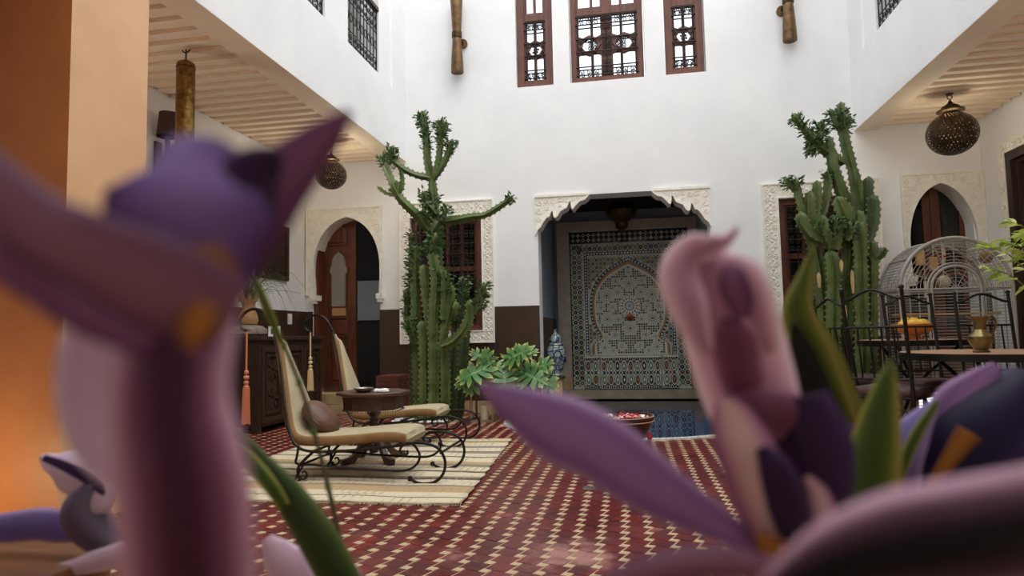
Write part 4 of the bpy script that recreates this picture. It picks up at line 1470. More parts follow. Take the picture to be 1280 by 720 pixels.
def ground(px, y):
    """pixel row of the floor at depth y below column px (for stem feet)"""
    return (px, pix((atY(px, 500, y).x, y, -.02))[1], y)
D1 = dict(m=CACTUS_D)
Y0 = 7.25
g = ground
L_SPECS = [
    # trunk and its crown
    ([g(549, 7.15), (547, 430, 7.15), (547, 360, 7.15), (546, 300, 7.18), (543, 262, 7.2), (540, 224, 7.2)], .082, dict(ribs=6, tip=False, taper=.62, tuft=(.70, .93, 150, .06, .07))),
    ([(539, 226, 7.2), (534, 200, 7.2), (533, 180, 7.2), (530, 158, 7.2), (522, 141, 7.2)], .05, dict(ribs=5, tuft=(.45, .98, 190, .05, .055))),
    ([(532, 172, 7.2), (531, 155, 7.18), (527, 138, 7.18)], .04, dict(ribs=5, tuft=(.3, .9, 70, .045, .045))),
    ([(541, 226, 7.2), (547, 204, 7.2), (550, 180, 7.2), (549, 160, 7.22), (545, 150, 7.22)], .042, dict(ribs=5, tuft=(.55, .98, 110, .05, .05))),
    ([(550, 178, 7.2), (553, 160, 7.2), (552, 148, 7.2)], .032, dict(ribs=4, tuft=(.2, .95, 60, .045, .04))),
    ([(550, 176, 7.2), (557, 162, 7.2), (558, 151, 7.2)], .03, dict(ribs=4, tuft=(.2, .95, 50, .045, .04))),
    ([(541, 225, 7.2), (553, 207, 7.18), (561, 190, 7.16), (566, 173, 7.16)], .040, dict(ribs=4, tuft=(.6, .97, 80, .05, .045))),
    ([(538, 222, 7.2), (521, 219, 7.15), (506, 212, 7.1), (494, 203, 7.05), (484, 194, 7.05)], .045, dict(ribs=4, taper=.6, tuft=(.7, 1, 60, .05, .05))),
    ([(494, 205, 7.06), (489, 196, 7.05), (491, 181, 7.05)], .034, dict(ribs=4, tuft=(.1, .95, 90, .05, .045))),
    ([(500, 208, 7.08), (503, 225, 7.06), (502, 240, 7.06)], .026, dict(ribs=4)),
    # long left arm
    ([(536, 290, 7.15), (524, 272, 7.1), (512, 260, 7.05), (499, 246, 7.0), (487, 220, 7.0), (478, 201, 7.0), (475, 193, 7.0)], .058, dict(ribs=4, taper=.6, tuft=(.86, 1, 50, .045, .04))),
    ([(497, 245, 7.0), (484, 242, 7.0), (475, 236, 7.0), (471, 233, 7.0)], .026, dict(ribs=4)),
    ([(497, 244, 7.0), (489, 238, 6.98), (485, 236, 6.98)], .022, dict(ribs=4)),
    ([(499, 245, 7.0), (495, 232, 7.0), (496, 225, 7.0)], .034, dict(ribs=4)),
    ([(498, 246, 7.0), (501, 236, 7.0), (502, 224, 7.0)], .03, dict(ribs=4)),
    # long right arm
    ([(551, 277, 7.2), (566, 276, 7.12), (590, 271, 7.05), (606, 269, 7.02), (622, 260, 7.0), (636, 250, 7.0), (641, 244, 7.0)], .05, dict(ribs=4, taper=.62, base=.6, tuft=(.9, 1, 45, .045, .035))),
    # leafy shoots half way up
    ([(546, 268, 7.15), (538, 258, 7.1), (529, 246, 7.1), (533, 238, 7.1)], .038, dict(ribs=4, tuft=(.3, 1, 110, .055, .06))),
    ([(545, 280, 7.15), (532, 268, 7.1), (524, 264, 7.1)], .03, dict(ribs=4, tuft=(.4, 1, 60, .05, .05))),
    ([(549, 272, 7.15), (557, 266, 7.1), (562, 259, 7.1)], .03, dict(ribs=4, tuft=(.3, 1, 60, .05, .05))),
    ([(540, 300, 7.12), (541, 288, 7.08), (548, 276, 7.06)], .05, dict(ribs=4, m=CACTUS_D)),
    ([(536, 318, 7.05), (541, 306, 7.0), (545, 290, 7.0)], .04, dict(ribs=4, tuft=(.0, 1, 150, .06, .065))),
    # lower columns
    ([g(519, 7.25), (517, 430, 7.25), (515, 370, 7.25), (516, 320, 7.25), (514, 290, 7.25)], .062, dict(ribs=5, m=CACTUS_D, tuft=(.66, 1, 170, .06, .07))),
    ([g(524, 7.1), (521, 450, 7.1), (519, 400, 7.1), (518, 330, 7.1), (520, 306, 7.1)], .066, dict(ribs=5, tuft=(.78, 1, 110, .06, .065))),
    ([g(530, 7.0), (530, 450, 7.0), (527, 400, 7.0)], .072, dict(ribs=5)),
    ([(537, 440, 7.05), (536, 400, 7.02), (531, 360, 7.0), (529, 330, 7.0)], .064, dict(ribs=5)),
    ([g(541, 7.0), (542, 460, 7.0), (541, 400, 7.0), (544, 350, 7.0), (540, 318, 7.0)], .072, dict(ribs=5, tip=False)),
    ([g(556, 7.05), (556, 470, 7.05), (554, 420, 7.05), (562, 380, 7.05), (563, 354, 7.05)], .062, dict(ribs=5)),
    ([(553, 432, 6.95), (566, 427, 6.92), (579, 414, 6.9), (587, 397, 6.9), (588, 374, 6.9)], .062, dict(ribs=5)),
    ([(586, 396, 6.92), (596, 388, 6.9), (601, 376, 6.9), (606, 352, 6.9)], .04, dict(ribs=4, tuft=(.3, 1, 130, .055, .05))),
    ([g(563, 7.2), (565, 460, 7.2), (568, 420, 7.2), (573, 390, 7.2), (577, 360, 7.2), (578, 345, 7.2)], .06, dict(ribs=5, m=CACTUS_D, tuft=(.66, 1, 170, .06, .07))),
    ([g(572, 7.3), (576, 470, 7.3), (580, 430, 7.3), (584, 400, 7.3)], .066, dict(ribs=5, m=CACTUS_D)),
    ([(554, 400, 7.0), (555, 370, 7.0), (555, 350, 7.0), (553, 336, 7.0)], .05, dict(ribs=5, tuft=(.5, 1, 110, .06, .06))),
    ([(567, 400, 7.1), (570, 385, 7.05), (569, 376, 7.05)], .05, dict(ribs=5)),
    ([(515, 420, 7.1), (510, 400, 7.1), (509, 375, 7.1), (508, 360, 7.1)], .045, dict(ribs=4, m=CACTUS_D, tuft=(.1, .8, 110, .05, .055))),
    ([(519, 430, 7.0), (513, 410, 7.0), (511, 395, 7.0)], .04, dict(ribs=4, tuft=(.1, 1, 90, .05, .055))),
]
cactus('tall spiny candelabra cactus left of the fountain, with one long bare arm reaching right', 'candelabra_cactus', (-2.28, 7.2, 0), L_SPECS, None)
R_SPECS = [
    ([g(1068, 7.2), (1070, 430, 7.2), (1074, 350, 7.2), (1076, 300, 7.2), (1074, 262, 7.2), (1068, 222, 7.2), (1058, 185, 7.2), (1054, 162, 7.2)], .105, dict(ribs=6, taper=.5, tip=False)),
    ([(1054, 165, 7.2), (1052, 148, 7.2), (1051, 127, 7.2)], .05, dict(ribs=5, tuft=(.05, .75, 100, .045, .055))),
    ([(1053, 166, 7.2), (1044, 152, 7.18), (1037, 135, 7.18)], .042, dict(ribs=4, tuft=(.2, .85, 100, .045, .05))),
    ([(1055, 166, 7.2), (1060, 155, 7.2), (1061, 143, 7.2)], .036, dict(ribs=4, tuft=(.1, .9, 80, .045, .05))),
    # arm to the left
    ([(1054, 204, 7.18), (1042, 196, 7.12), (1026, 184, 7.08), (1010, 167, 7.05), (998, 152, 7.05), (990, 141, 7.05)], .056, dict(ribs=4, taper=.65, tuft=(.4, .95, 210, .05, .055))),
    ([(1023, 182, 7.08), (1026, 165, 7.08), (1028, 149, 7.08)], .042, dict(ribs=4, tuft=(.1, .9, 120, .05, .055))),
    ([(1026, 184, 7.06), (1016, 186, 7.04), (1008, 187, 7.04)], .04, dict(ribs=4, tuft=(.2, 1, 90, .05, .05))),
    # second tall stem
    ([(1062, 262, 7.1), (1050, 232, 7.08), (1042, 208, 7.08), (1038, 186, 7.08), (1037, 170, 7.08)], .075, dict(ribs=5, taper=.62, base=.6)),
    ([g(1052, 7.05), (1056, 400, 7.05), (1062, 320, 7.05), (1060, 280, 7.05), (1054, 252, 7.05)], .095, dict(ribs=6)),
    ([(1066, 300, 7.0), (1058, 275, 6.98), (1050, 255, 6.98), (1045, 245, 6.98)], .085, dict(ribs=6)),
    ([(1076, 310, 7.0), (1076, 280, 7.0), (1073, 262, 7.0)], .07, dict(ribs=5)),
    # right flank
    ([g(1088, 7.15), (1088, 400, 7.15), (1083, 330, 7.15), (1085, 280, 7.15), (1085, 245, 7.15), (1086, 220, 7.15)], .066, dict(ribs=5, m=CACTUS_D)),
    ([(1080, 310, 7.05), (1090, 285, 7.05), (1093, 262, 7.05), (1091, 243, 7.05)], .07, dict(ribs=5, m=CACTUS_D)),
    ([g(1090, 7.0), (1091, 420, 7.0), (1092, 350, 7.0), (1092, 318, 7.0), (1092, 300, 7.0)], .062, dict(ribs=5)),
    ([(1092, 325, 7.0), (1084, 314, 6.97), (1080, 304, 6.97)], .045, dict(ribs=5)),
    ([(1093, 326, 7.0), (1102, 318, 6.97), (1107, 309, 6.97)], .045, dict(ribs=5)),
    # left clump
    ([g(1030, 7.1), (1030, 420, 7.1), (1025, 340, 7.1), (1016, 300, 7.1), (1011, 272, 7.1)], .085, dict(ribs=6)),
    ([(1010, 285, 7.08), (1003, 262, 7.05), (997, 240, 7.05), (994, 222, 7.05)], .058, dict(ribs=4, taper=.7, tuft=(.8, 1, 60, .045, .05))),
    ([(996, 240, 7.05), (987, 232, 7.04), (981, 220, 7.04)], .034, dict(ribs=4, tuft=(.3, .9, 70, .045, .045))),
    ([(1016, 290, 7.06), (1013, 262, 7.04), (1013, 238, 7.04)], .07, dict(ribs=5)),
    ([(1020, 280, 7.04), (1022, 250, 7.02), (1021, 225, 7.02)], .055, dict(ribs=5)),
    ([(1026, 275, 7.06), (1033, 252, 7.06), (1035, 232, 7.06), (1035, 212, 7.06)], .048, dict(ribs=5, tuft=(.78, 1, 60, .045, .05))),
    ([(1030, 300, 6.98), (1012, 290, 6.95), (1003, 275, 6.95), (1001, 264, 6.95)], .075, dict(ribs=5)),
    ([(1040, 310, 6.95), (1032, 290, 6.92), (1029, 268, 6.92)], .065, dict(ribs=5, tuft=(.3, .9, 60, .05, .06))),
    ([(1044, 312, 6.95), (1046, 290, 6.92), (1043, 270, 6.92)], .07, dict(ribs=5, tuft=(.4, .9, 120, .055, .07))),
    ([g(1040, 6.95), (1041, 420, 6.95), (1042, 340, 6.95), (1036, 312, 6.95)], .085, dict(ribs=6)),
    ([g(1076, 6.92), (1078, 430, 6.92), (1076, 370, 6.92), (1075, 300, 6.92), (1072, 276, 6.92)], .082, dict(ribs=6)),
    ([g(1020, 7.15), (1014, 430, 7.15), (1012, 370, 7.15), (1012, 320, 7.15)], .07, dict(ribs=5, m=CACTUS_D)),
    ([(1058, 300, 6.9), (1063, 288, 6.88), (1062, 276, 6.88)], .05, dict(ribs=5, tuft=(.3, 1, 70, .05, .06))),
]
cr = cactus('broad clump of tall ribbed cactus right of the fountain, before the right carved window', 'candelabra_cactus', (2.25, 7.15, 0), R_SPECS, None)
sc_ = MB()
for (px, py, y, h, w) in ((1024, 350, 6.99, .16, .035), (1052, 332, 6.83, .12, .03), (1066, 352, 6.82, .24, .028), (1058, 400, 6.84, .3, .018)):
    c = atY(px, py, y)
    P = [(c.x + w * .5 * cos(q) * (1 + .2 * sin(3 * q)), y, c.z + h * .5 * sin(q)) for q in [2 * pi * k / 10 for k in range(10)]]
    sc_.add(P + [(a, b + .02, d_) for a, b, d_ in P], [tuple(range(10))] + [(i, (i + 1) % 10, 10 + (i + 1) % 10, 10 + i) for i in range(10)])
sc_.build('cork_scars', SCAR, cr, smooth=False, kind='stuff')
# planting squares with white pebbles
for n, (a, b, c, d_) in enumerate(BEDS):
    MB().box(a, b, c, d_, -.012, .004).build('bed', SOIL, None, smooth=False, kind='structure').name = 'trim_%d' % (11 + n)
    pbm = MB()
    for _ in range(230):
        px, py, s = random.uniform(a + .03, b - .03), random.uniform(c + .03, d_ - .03), random.uniform(.014, .026)
        pbm.lathe([(0, -s * .6), (s * .8, -s * .35), (s, 0), (s * .75, s * .4), (0, s * .6)], 6, (px, py, .012 + random.uniform(0, .01)), M=Matrix.Rotation(random.random() * 6, 3, 'Z') @ Matrix.Diagonal((1, random.uniform(.7, 1.2), 1)))
    tag(pbm.build('pebbles', PEBBLE, None), ('white pebbles spread round the foot of the left cactus', 'white pebbles spread round the foot of the right cactus')[n], 'gravel', kind='stuff')

# ================================================================== LEFT GALLERY: CABINET AND WHAT STANDS ON IT
cx0, cx1, cy0, cy1, ch_ = XL + .03, -3.63, 6.07, 7.42, .965
t = thing('cabinet', 'low dark carved wooden cabinet against the left gallery wall', 'cabinet', ((cx0 + cx1) / 2, (cy0 + cy1) / 2, 0))
MB().box(cx0, cx1 - .02, cy0, cy1, .06, ch_ - .04).build('body', WOOD_DARK, t, smooth=False)
bevel(MB().box(cx0, cx1 + .02, cy0 - .025, cy1 + .025, ch_ - .04, ch_).build('top', WOOD_DARK, t, smooth=False), .006)
for x in (cx0 + .02, cx1 - .1):
    for y in (cy0, cy1 - .07):
        MB().box(x, x + .07, y, y + .07, 0, .06).build('foot', WOOD_DARK, t, smooth=False)
for i in range(3):
    y0, y1 = cy0 + .03 + i * .435, cy0 + .03 + i * .435 + .42
    X_ = cx1 - .02
    fxx = lambda u, w, d: (X_ - d, u, w)
    dm = MB().strip(rect(y0, y1, .1, .86), rect(y0 + .05, y1 - .05, .15, .81), -.022, 0, fxx)
    dm.strip(rect(y0 + .08, y1 - .08, .18, .78), rect(y0 + .105, y1 - .105, .205, .755), -.02, 0, fxx)
    for a, b in ((.21, .46), (.5, .75)):
        c = (y0 + y1) / 2
        h = (b - a) / 2
        for k in range(8):
            q = 2 * pi * k / 8
            dm.prism([(c + .02 * cos(q - .3), (a + b) / 2 + .02 * sin(q - .3)), (c + h * .8 * cos(q - .22), (a + b) / 2 + h * .8 * sin(q - .22)), (c + h * .95 * cos(q), (a + b) / 2 + h * .95 * sin(q)), (c + h * .8 * cos(q + .22), (a + b) / 2 + h * .8 * sin(q + .22)), (c + .02 * cos(q + .3), (a + b) / 2 + .02 * sin(q + .3))], -.014, 0, fxx)
    dr_ = dm.build('door', WOOD_DARK, t, smooth=False)
    MB().lathe([(0, -.02), (.012, -.018), (.016, -.008), (.006, 0)], 10, (X_ + .03, y1 - .07, .5), M=Matrix.Rotation(-pi / 2, 3, 'Y')).build('knob', IRON, dr_)

p0 = atY(314, 404, 6.2)
x, y, z = -3.90, 6.28, ch_
t = thing('clay_pot', 'tan clay pot with jagged crown rim holding long grassy leaves', 'potted plant', (x, y, z + .13))
pr = MB().lathe([(.05, z + .12), (.085, z + .13), (.10, z + .17), (.085, z + .23), (.06, z + .29), (.062, z + .33), (.08, z + .39), (.07, z + .39), (.05, z + .33), (.04, z + .26), (0, z + .26)], 24, (x, y, 0))
for k in range(7):
    q = 2 * pi * k / 7
    pr.tube([(x + .07 * cos(q), y + .07 * sin(q), z + .37), (x + .085 * cos(q), y + .085 * sin(q), z + .42), (x + .1 * cos(q), y + .1 * sin(q), z + .44)], [.024, .02, .008], 6)
pr.build('pot', CLAY, t)
bl = MB()
for k in range(90):
    q = random.uniform(0, 2 * pi)
    Lg = random.uniform(.2, .62) if k % 3 else random.uniform(.12, .3)
    h = random.uniform(.12, .34)
    d = V((cos(q), sin(q), 0))
    o = V((x, y, z + .38)) + d * random.uniform(0, .05)
    if x + Lg * d.x < XL + .06:
        Lg = min(Lg, abs((XL + .06 - x) / d.x)) * .85
    if random.random() < .3:
        h, drop = h * .5, -.22
    else:
        drop = random.uniform(-.12, .2)
    sd = d.cross(V((0, 0, 1))) * random.uniform(.004, .008)
    P = catmull([o, o + d * Lg * .3 + V((0, 0, h * .8)), o + d * Lg * .68 + V((0, 0, h)), o + d * Lg + V((0, 0, drop if drop < .1 else h * .8))], 8)
    bl.grid([[V(p) - sd * (1 - i / 8.6), V(p) + V((0, 0, -.003)), V(p) + sd * (1 - i / 8.6)] for i, p in enumerate(P)])
bl.build('leaves', mat('grassy_leaf', (84, 116, 58), (56, 86, 42), 10, 0.5), t, kind='stuff')
t = tag(MB().lathe([(0, z), (.15, z), (.19, z + .03), (.185, z + .075), (.14, z + .11), (.06, z + .125), (0, z + .125)], 26, (x, y, 0)).build('stone', GREYSTONE), 'mottled grey rounded stone under the crown-rimmed clay pot', 'stone')

c = atY(351, 412, 6.75)
x, y = -3.86, 6.72
t = thing('photo_frame', 'small white picture frame standing on the carved cabinet', 'picture frame', (x, y, ch_))
Mx = Matrix.Translation((x, y, ch_)) @ Matrix.Rotation(rad(28), 4, 'Z') @ Matrix.Rotation(rad(-14), 4, 'X')
ff = lambda u, w, d: Mx @ V((u, d, w))
MB().strip(rect(-.062, .062, 0, .115), rect(-.036, .036, .026, .09), -.008, .006, ff).build('frame', WHITE_MAT, t, smooth=False)
MB().prism(rect(-.04, .04, .02, .095), -.002, .004, ff).build('picture', PAPER_DARK, t, smooth=False)
MB().prism([(-.02, .0), (.02, .0), (.012, .09), (-.012, .09)], .006, .01, lambda u, w, d: Mx @ V((u, d + .04 * (1 - w / .09), w))).build('stand', BLACK, t, smooth=False)
q = atY(365, 396, YB - .02)
c = V((XL + .02, 7.65, 1.19))
t = thing('light_switch', 'white light switch on the dark left wainscot', 'switch', (XL + .02, 7.6, 1.19))
MB().box(XL + .02, XL + .032, 7.55, 7.64, 1.12, 1.25).build('plate', WHITE_MAT, t, smooth=False)
MB().box(XL + .032, XL + .038, 7.575, 7.615, 1.15, 1.22).build('rocker', WHITE_MAT, t, smooth=False)

t = thing('carved_panel', 'dark carved wooden panel hanging on the left gallery wall', 'wall panel', (XL, 7.2, 1.65))
y0, y1, z0, z1 = 6.85, 7.55, 1.65, 2.32
f2 = lambda u, w, d: (XL + d, u, w)
MB().strip(rect(y0, y1, z0, z1), rect(y0 + .06, y1 - .06, z0 + .06, z1 - .06), 0, .04, f2).build('frame', WOOD_DARK, t, smooth=False)
MB().prism(rect(y0 + .05, y1 - .05, z0 + .05, z1 - .05), 0, .016, f2).build('board', WOOD_DARK, t, smooth=False)
rl = MB()
for i in range(4):
    for j in range(4):
        rl.tube([(XL + .02, a, b) for a, b in spiral(y0 + .13 + i * .147, z0 + .13 + j * .137, .055, 1.4, i + j, 1 if (i + j) % 2 else -1)], .009, 5)
rl.build('carving', WOOD_DARK, t, kind='stuff')

# low brick block left of the cactus
x0, x1, y0, y1 = -3.02, -2.72, 7.55, 7.99
t = thing('brick_block', 'low block of dark red bricks between the step and the left cactus', 'brick block', ((x0 + x1) / 2, (y0 + y1) / 2, 0))
MB().box(x0 + .01, x1 - .01, y0 + .01, y1 - .01, 0, .47).build('mortar', mat('grey_mortar', (96, 80, 70), None, rough=.9), t, smooth=False)
for r_ in range(7):
    z = r_ * .068
    for k in range(2):
        a = x0 + k * .15 + (0 if r_ % 2 else 0)
        for b0, b1 in (((y0, y0 + .21), (y0 + .22, y1)) if r_ % 2 else ((y0, y0 + .28), (y0 + .29, y1))):
            MB().box(a + .004, a + .146, b0 + .004, b1 - .004, z + .003, z + .064).build('brick', BRICK, t, smooth=False)

# ================================================================== RUG
rx0, rx1, ry0, ry1 = -2.80, -1.0, 3.56, 5.80
o = V((-1.9, 4.68, 0))
rows = []
for j in range(57):
    y = ry0 + (ry1 - ry0) * j / 56
    row = []
    for i in range(41):
        x = rx0 + (rx1 - rx0) * i / 40
        sk = (y - 4.68) * -.055
        ex = .006 * sin(y * 31) if i in (0, 40) else 0
        ey = .006 * sin(x * 37) if j in (0, 56) else 0
        row.append((x + sk + ex, y + ey + (x + 1.9) * .02, .008 + .0025 * sin(x * 9 + y * 3) + .0015 * sin(y * 26)))
    rows.append(row)
rug = MB().grid(rows).build('rug', RUG)
sm = rug.modifiers.new('thick', 'SOLIDIFY')
sm.thickness = .007
sm.offset = -1
tag(rug, 'cream woven rug with grey brown stripes under the two lounge chairs', 'rug')
fr = MB()
for k in range(150):
    x = rx0 + (rx1 - rx0) * (k + .5) / 150
    for yy, s in ((ry0, -1), (ry1, 1)):
        sk = (yy - 4.68) * -.055
        yq = yy + (x + 1.9) * .02
        fr.tube([(x + sk, yq, .007), (x + sk + random.uniform(-.006, .006), yq + s * .022, .004)], .003, 4)
fr.build('fringe', LINEN, rug, kind='stuff')
# ================================================================== LOUNGE CHAIRS
def loft(mb, secs, m=0, mside=None, caps=True):
    n = len(secs[0])
    o = len(mb.v)
    for s_ in secs:
        mb.v += [tuple(p) for p in s_]
    for i in range(len(secs) - 1):
        for j in range(n):
            j2 = (j + 1) % n
            mb.f.append((o + i * n + j, o + i * n + j2, o + (i + 1) * n + j2, o + (i + 1) * n + j))
            mb.m.append(mside[j] if mside else m)
    if caps:
        mb.f += [tuple(o + j for j in range(n - 1, -1, -1)), tuple(o + (len(secs) - 1) * n + j for j in range(n))]
        mb.m += [m, m]

lc = thing('lounge_chair', 'lounge chair of black scrolled iron with cream canvas seat, in front of the octagonal table', 'lounge chair', (0, 0, 0), 'scrolled iron lounge chairs')
IR = .0095
def side(s):
    k = .24 * s
    rail = catmull([(-.60, 0.012 * s, .98), (-.52, .075 * s, .76), (-.455, .145 * s, .54), (-.385, .205 * s, .34), (-.31, .235 * s, .235), (-.2, k, .2), (0, k, .205), (.36, k, .24), (.5, k, .262), (.6, k, .25), (.66, k, .215), (.69, k, .14), (.67, k, .065), (.61, k, .018), (.52, k, .012), (.46, k, .04)], 60)
    mb = MB().tube(rail, IR, 8)
    mb.lathe([(0, -.018), (.013, -.013), (.018, 0), (.013, .013), (0, .018)], 10, rail[-1])
    mb.build('side_rail', IRON, lc)
    st = catmull([(-.30, k, .05), (-.275, k, .09), (-.23, k, .118), (.03, k, .10), (.30, k, .088), (.43, k, .09), (.50, k, .125), (.525, k, .18), (.50, k, .235), (.46, k, .262), (.415, k, .245), (.395, k, .215), (.415, k, .185), (.445, k, .195), (.44, k, .215)], 50)
    MB().tube(st, .008, 7).build('stretcher', IRON, lc)
    leg = MB().tube(catmull([(-.19, k, .2), (-.25, k, .15), (-.295, k, .10), (-.30, k, .05), (-.325, k, .02), (-.36, k, .008)], 16), IR, 7)
    leg.tube(catmull([(-.295, k, .235), (-.305, k, .17), (-.315, k, .13), (-.295, k, .118), (-.285, k, .105)], 10), .008, 6)
    leg.tube(catmull([(-.30, k, .06), (-.285, k, .03), (-.255, k, .025), (-.235, k, .05), (-.25, k, .075), (-.27, k, .065)], 14), .007, 6)
    leg.tube([(-.285, k, .045), (-.292, k, .006)], .011, 7)
    leg.build('leg', IRON, lc)
for s in (-1, 1):
    side(s)
hook = catmull([(-.58, 0, .95), (-.62, 0, 1.03), (-.68, 0, 1.115), (-.76, 0, 1.147), (-.83, 0, 1.125), (-.875, 0, 1.07), (-.862, 0, 1.015), (-.82, 0, .993)], 26)
MB().tube(hook, .0105, 8).build('hook', IRON, lc)
cb = MB()
for x, z, w in ((-.2, .2, .24), (.1, .212, .24), (.36, .24, .24), (.66, .2, .24), (-.29, .11, .24), (-.42, .43, .172)):
    cb.tube([(x, -w, z), (x, w, z)], .008, 6)
cb.build('cross_bars', IRON, lc)
pth = catmull([(-.585, .965, .012), (-.53, .80, .062), (-.475, .62, .112), (-.425, .45, .158), (-.375, .325, .198), (-.30, .268, .216), (-.15, .262, .222), (.05, .272, .222), (.25, .290, .22), (.37, .290, .215), (.43, .268, .2)], 40)
secs = []
for i, (x, z, hw) in enumerate(pth):
    a, b = pth[max(i - 1, 0)], pth[min(i + 1, 40)]
    t = V((b[0] - a[0], 0, b[1] - a[1])).normalized()
    nn = V((-t.z, 0, t.x))
    if nn.z < 0 and nn.x < 0:
        nn = -nn
    th = .062 * (1 if 1 < i < 39 else .6)
    c = V((x, 0, z)) - nn * .03
    q = []
    r_ = min(.012, hw * .4)
    pu = .008 * sin(i * 1.7)
    for yy, hh in ((-hw + r_, th), (-hw * .5, th + .007 + pu * .3), (0, th + .009), (hw * .5, th + .007 - pu * .3), (hw - r_, th), (hw, th - r_), (hw, r_), (hw - r_, 0), (-hw + r_, 0), (-hw, r_), (-hw, th - r_)):
        q.append(c + V((0, yy, 0)) + nn * hh)
    secs.append(q)
mb = MB()
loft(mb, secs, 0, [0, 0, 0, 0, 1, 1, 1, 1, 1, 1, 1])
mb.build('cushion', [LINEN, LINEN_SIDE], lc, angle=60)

def pillow(label):
    Mx = Matrix.Rotation(rad(40), 3, 'Y')
    rows = []
    for i in range(15):
        u = -1 + 2 * i / 14
        row = []
        for j in range(24):
            q = 2 * pi * j / 24
            e = (1 - abs(u) ** 2.3) ** .5 if abs(u) < 1 else 0
            a, b = cos(q) * e, sin(q) * e
            x = .145 * (abs(cos(q)) ** .75) * (1 if cos(q) > 0 else -1) * (.12 + .88 * e)
            z = .07 * sin(q) * e * (1 + .06 * sin(7 * u + 3 * q))
            row.append(Mx @ V((x, .13 * u, z)))
        rows.append(row + row[:1])
    mb = MB().grid(rows)
    return mb
pil0 = thing('throw_pillow', 'brown velvet pillow on the near lounge chair', 'pillow', (0, 0, 0), None)
pillow('').build('cover', LEATHER, pil0, angle=80)
seam = MB().tube(circ(.0, 3), .001, 3)
MB().tube([Matrix.Rotation(rad(40), 3, 'Y') @ V((.146 * cos(q), .128 * sin(q), 0)) for q in [2 * pi * k / 40 for k in range(40)]], .005, 5, closed=True).build('piping', LEATHER, pil0)

def tassel(label, loc, silk, Lg):
    t = thing('tassel', label, 'tassel', loc)
    x, y, z = loc
    MB().tube([(x, y, z), (x, y, z - Lg * .44)], .007, 6).build('cord', silk, t)
    z1 = z - Lg * .42
    for k, r in enumerate((.017, .021, .019)):
        c = z1 - .018 - k * .036
        MB().lathe([(.004, c + .018), (r * .8, c + .011), (r, c), (r * .8, c - .011), (.004, c - .018)], 12, (x, y, 0)).build('bead', silk, t)
    z2 = z1 - .115
    rows = []
    MB().lathe([(.006, z2 + .012), (.02, z2), (.023, z2 - .03), (.027, z - Lg), (.02, z - Lg - .002), (0, z - Lg + .01)], 18, (x, y, 0)).build('skirt', silk, t)
    f_ = MB()
    for k in range(26):
        q = 2 * pi * k / 26
        f_.tube([(x + .021 * cos(q), y + .021 * sin(q), z2 - .01), (x + .0275 * cos(q), y + .0275 * sin(q), z - Lg - random.uniform(0, .012))], .0026, 4)
    f_.build('threads', silk, t, kind='stuff')
    return t
CA = (-1.85, 4.28, 0)
CB = (-2.05, 5.62, 0)
lc.location = CA
l2 = dup(lc, CB, 0, 'lounge chair of black scrolled iron with cream canvas seat, behind the octagonal table')
pil0.location = (CA[0] - .245, CA[1] - .02, .395)
dup(pil0, (CB[0] - .235, CB[1] - .02, .38), 0, 'brown velvet pillow on the lounge chair behind the octagonal table')
tassel('salmon pink silk tassel hanging from the hook of the near lounge chair', (CA[0] - .82, CA[1], .988), SILK_PEACH, .64)
tassel('cream silk tassel hanging from the hook of the farther lounge chair', (CB[0] - .82, CB[1], .988), SILK_CREAM, .52)

# ---- octagonal side table
x, y = -1.91, 4.74
H = .50
t = thing('side_table', 'dark octagonal wooden pedestal table between the two lounge chairs', 'table', (x, y, 0))
R8 = Matrix.Rotation(pi / 8, 3, 'Z')
bevel(MB().lathe([(.262, H), (.275, H + .008), (.275, H + .024), (.262, H + .03)], 8, (x, y, 0), M=R8).build('tabletop', WOOD_TABLE, t, smooth=False), .004)
ap = MB().lathe([(.20, H - .105), (.222, H - .10), (.222, H)], 8, (x, y, 0), M=R8).build('apron', WOOD_TABLE, t, smooth=False)
bd = MB()
for k in range(72):
    q = 2 * pi * k / 72
    rr = .218 / max(cos(((q - pi / 8) % (pi / 4)) - pi / 8), .9) * .97
    bd.lathe([(0, -.007), (.007, 0), (0, .007)], 5, (x + rr * cos(q), y + rr * sin(q), H - .108))
bd.build('beading', WOOD_TABLE, ap, kind='stuff')
MB().lathe([(0, .07), (.03, .075), (.045, .11), (.03, .15), (.045, .17), (.05, .20), (.03, .24), (.028, .33), (.05, .36), (.06, .395), (0, .395)], 20, (x, y, 0)).build('column', WOOD_TABLE, t)
for k in range(4):
    q = pi / 4 + k * pi / 2 + .12
    c, s_ = cos(q), sin(q)
    fpts = catmull([(.03, .19, .034), (.08, .17, .036), (.13, .10, .032), (.18, .045, .03), (.235, .03, .028), (.265, .04, .018)], 14)
    secs = []
    for (r, z, h) in fpts:
        secs.append([(x + r * c - a * s_ * .018, y + r * s_ + a * c * .018, max(z + b * h, .010)) for a, b in ((-1, -1), (1, -1), (1, 1), (-1, 1))])
    mb = MB()
    loft(mb, secs)
    mb.build('leg', WOOD_TABLE, t, smooth=False)
t = tag(MB().lathe([(.03, H + .03), (.045, H + .033), (.065, H + .05), (.075, H + .062), (.07, H + .062), (.05, H + .045), (0, H + .04)], 24, (x - .03, y - .12, 0)).build('dish', PEWTER), 'small pewter dish on the octagonal table', 'dish')
nb = MB()
for k in range(9):
    q = random.uniform(0, 6)
    cx, cy = x + .09 + random.uniform(-.05, .05), y - .10 + random.uniform(-.03, .03)
    nb.lathe([(0, 0), (.022, .004), (.018, .018), (0, .024)], 7, (cx, cy, H + .03 + random.uniform(0, .006)), M=Matrix.Rotation(q, 3, 'Z') @ Matrix.Diagonal((1.3, .8, 1)))
tag(nb.build('napkin', WHITE_MAT, smooth=True), 'crumpled white napkin beside the pewter dish on the octagonal table', 'napkin')

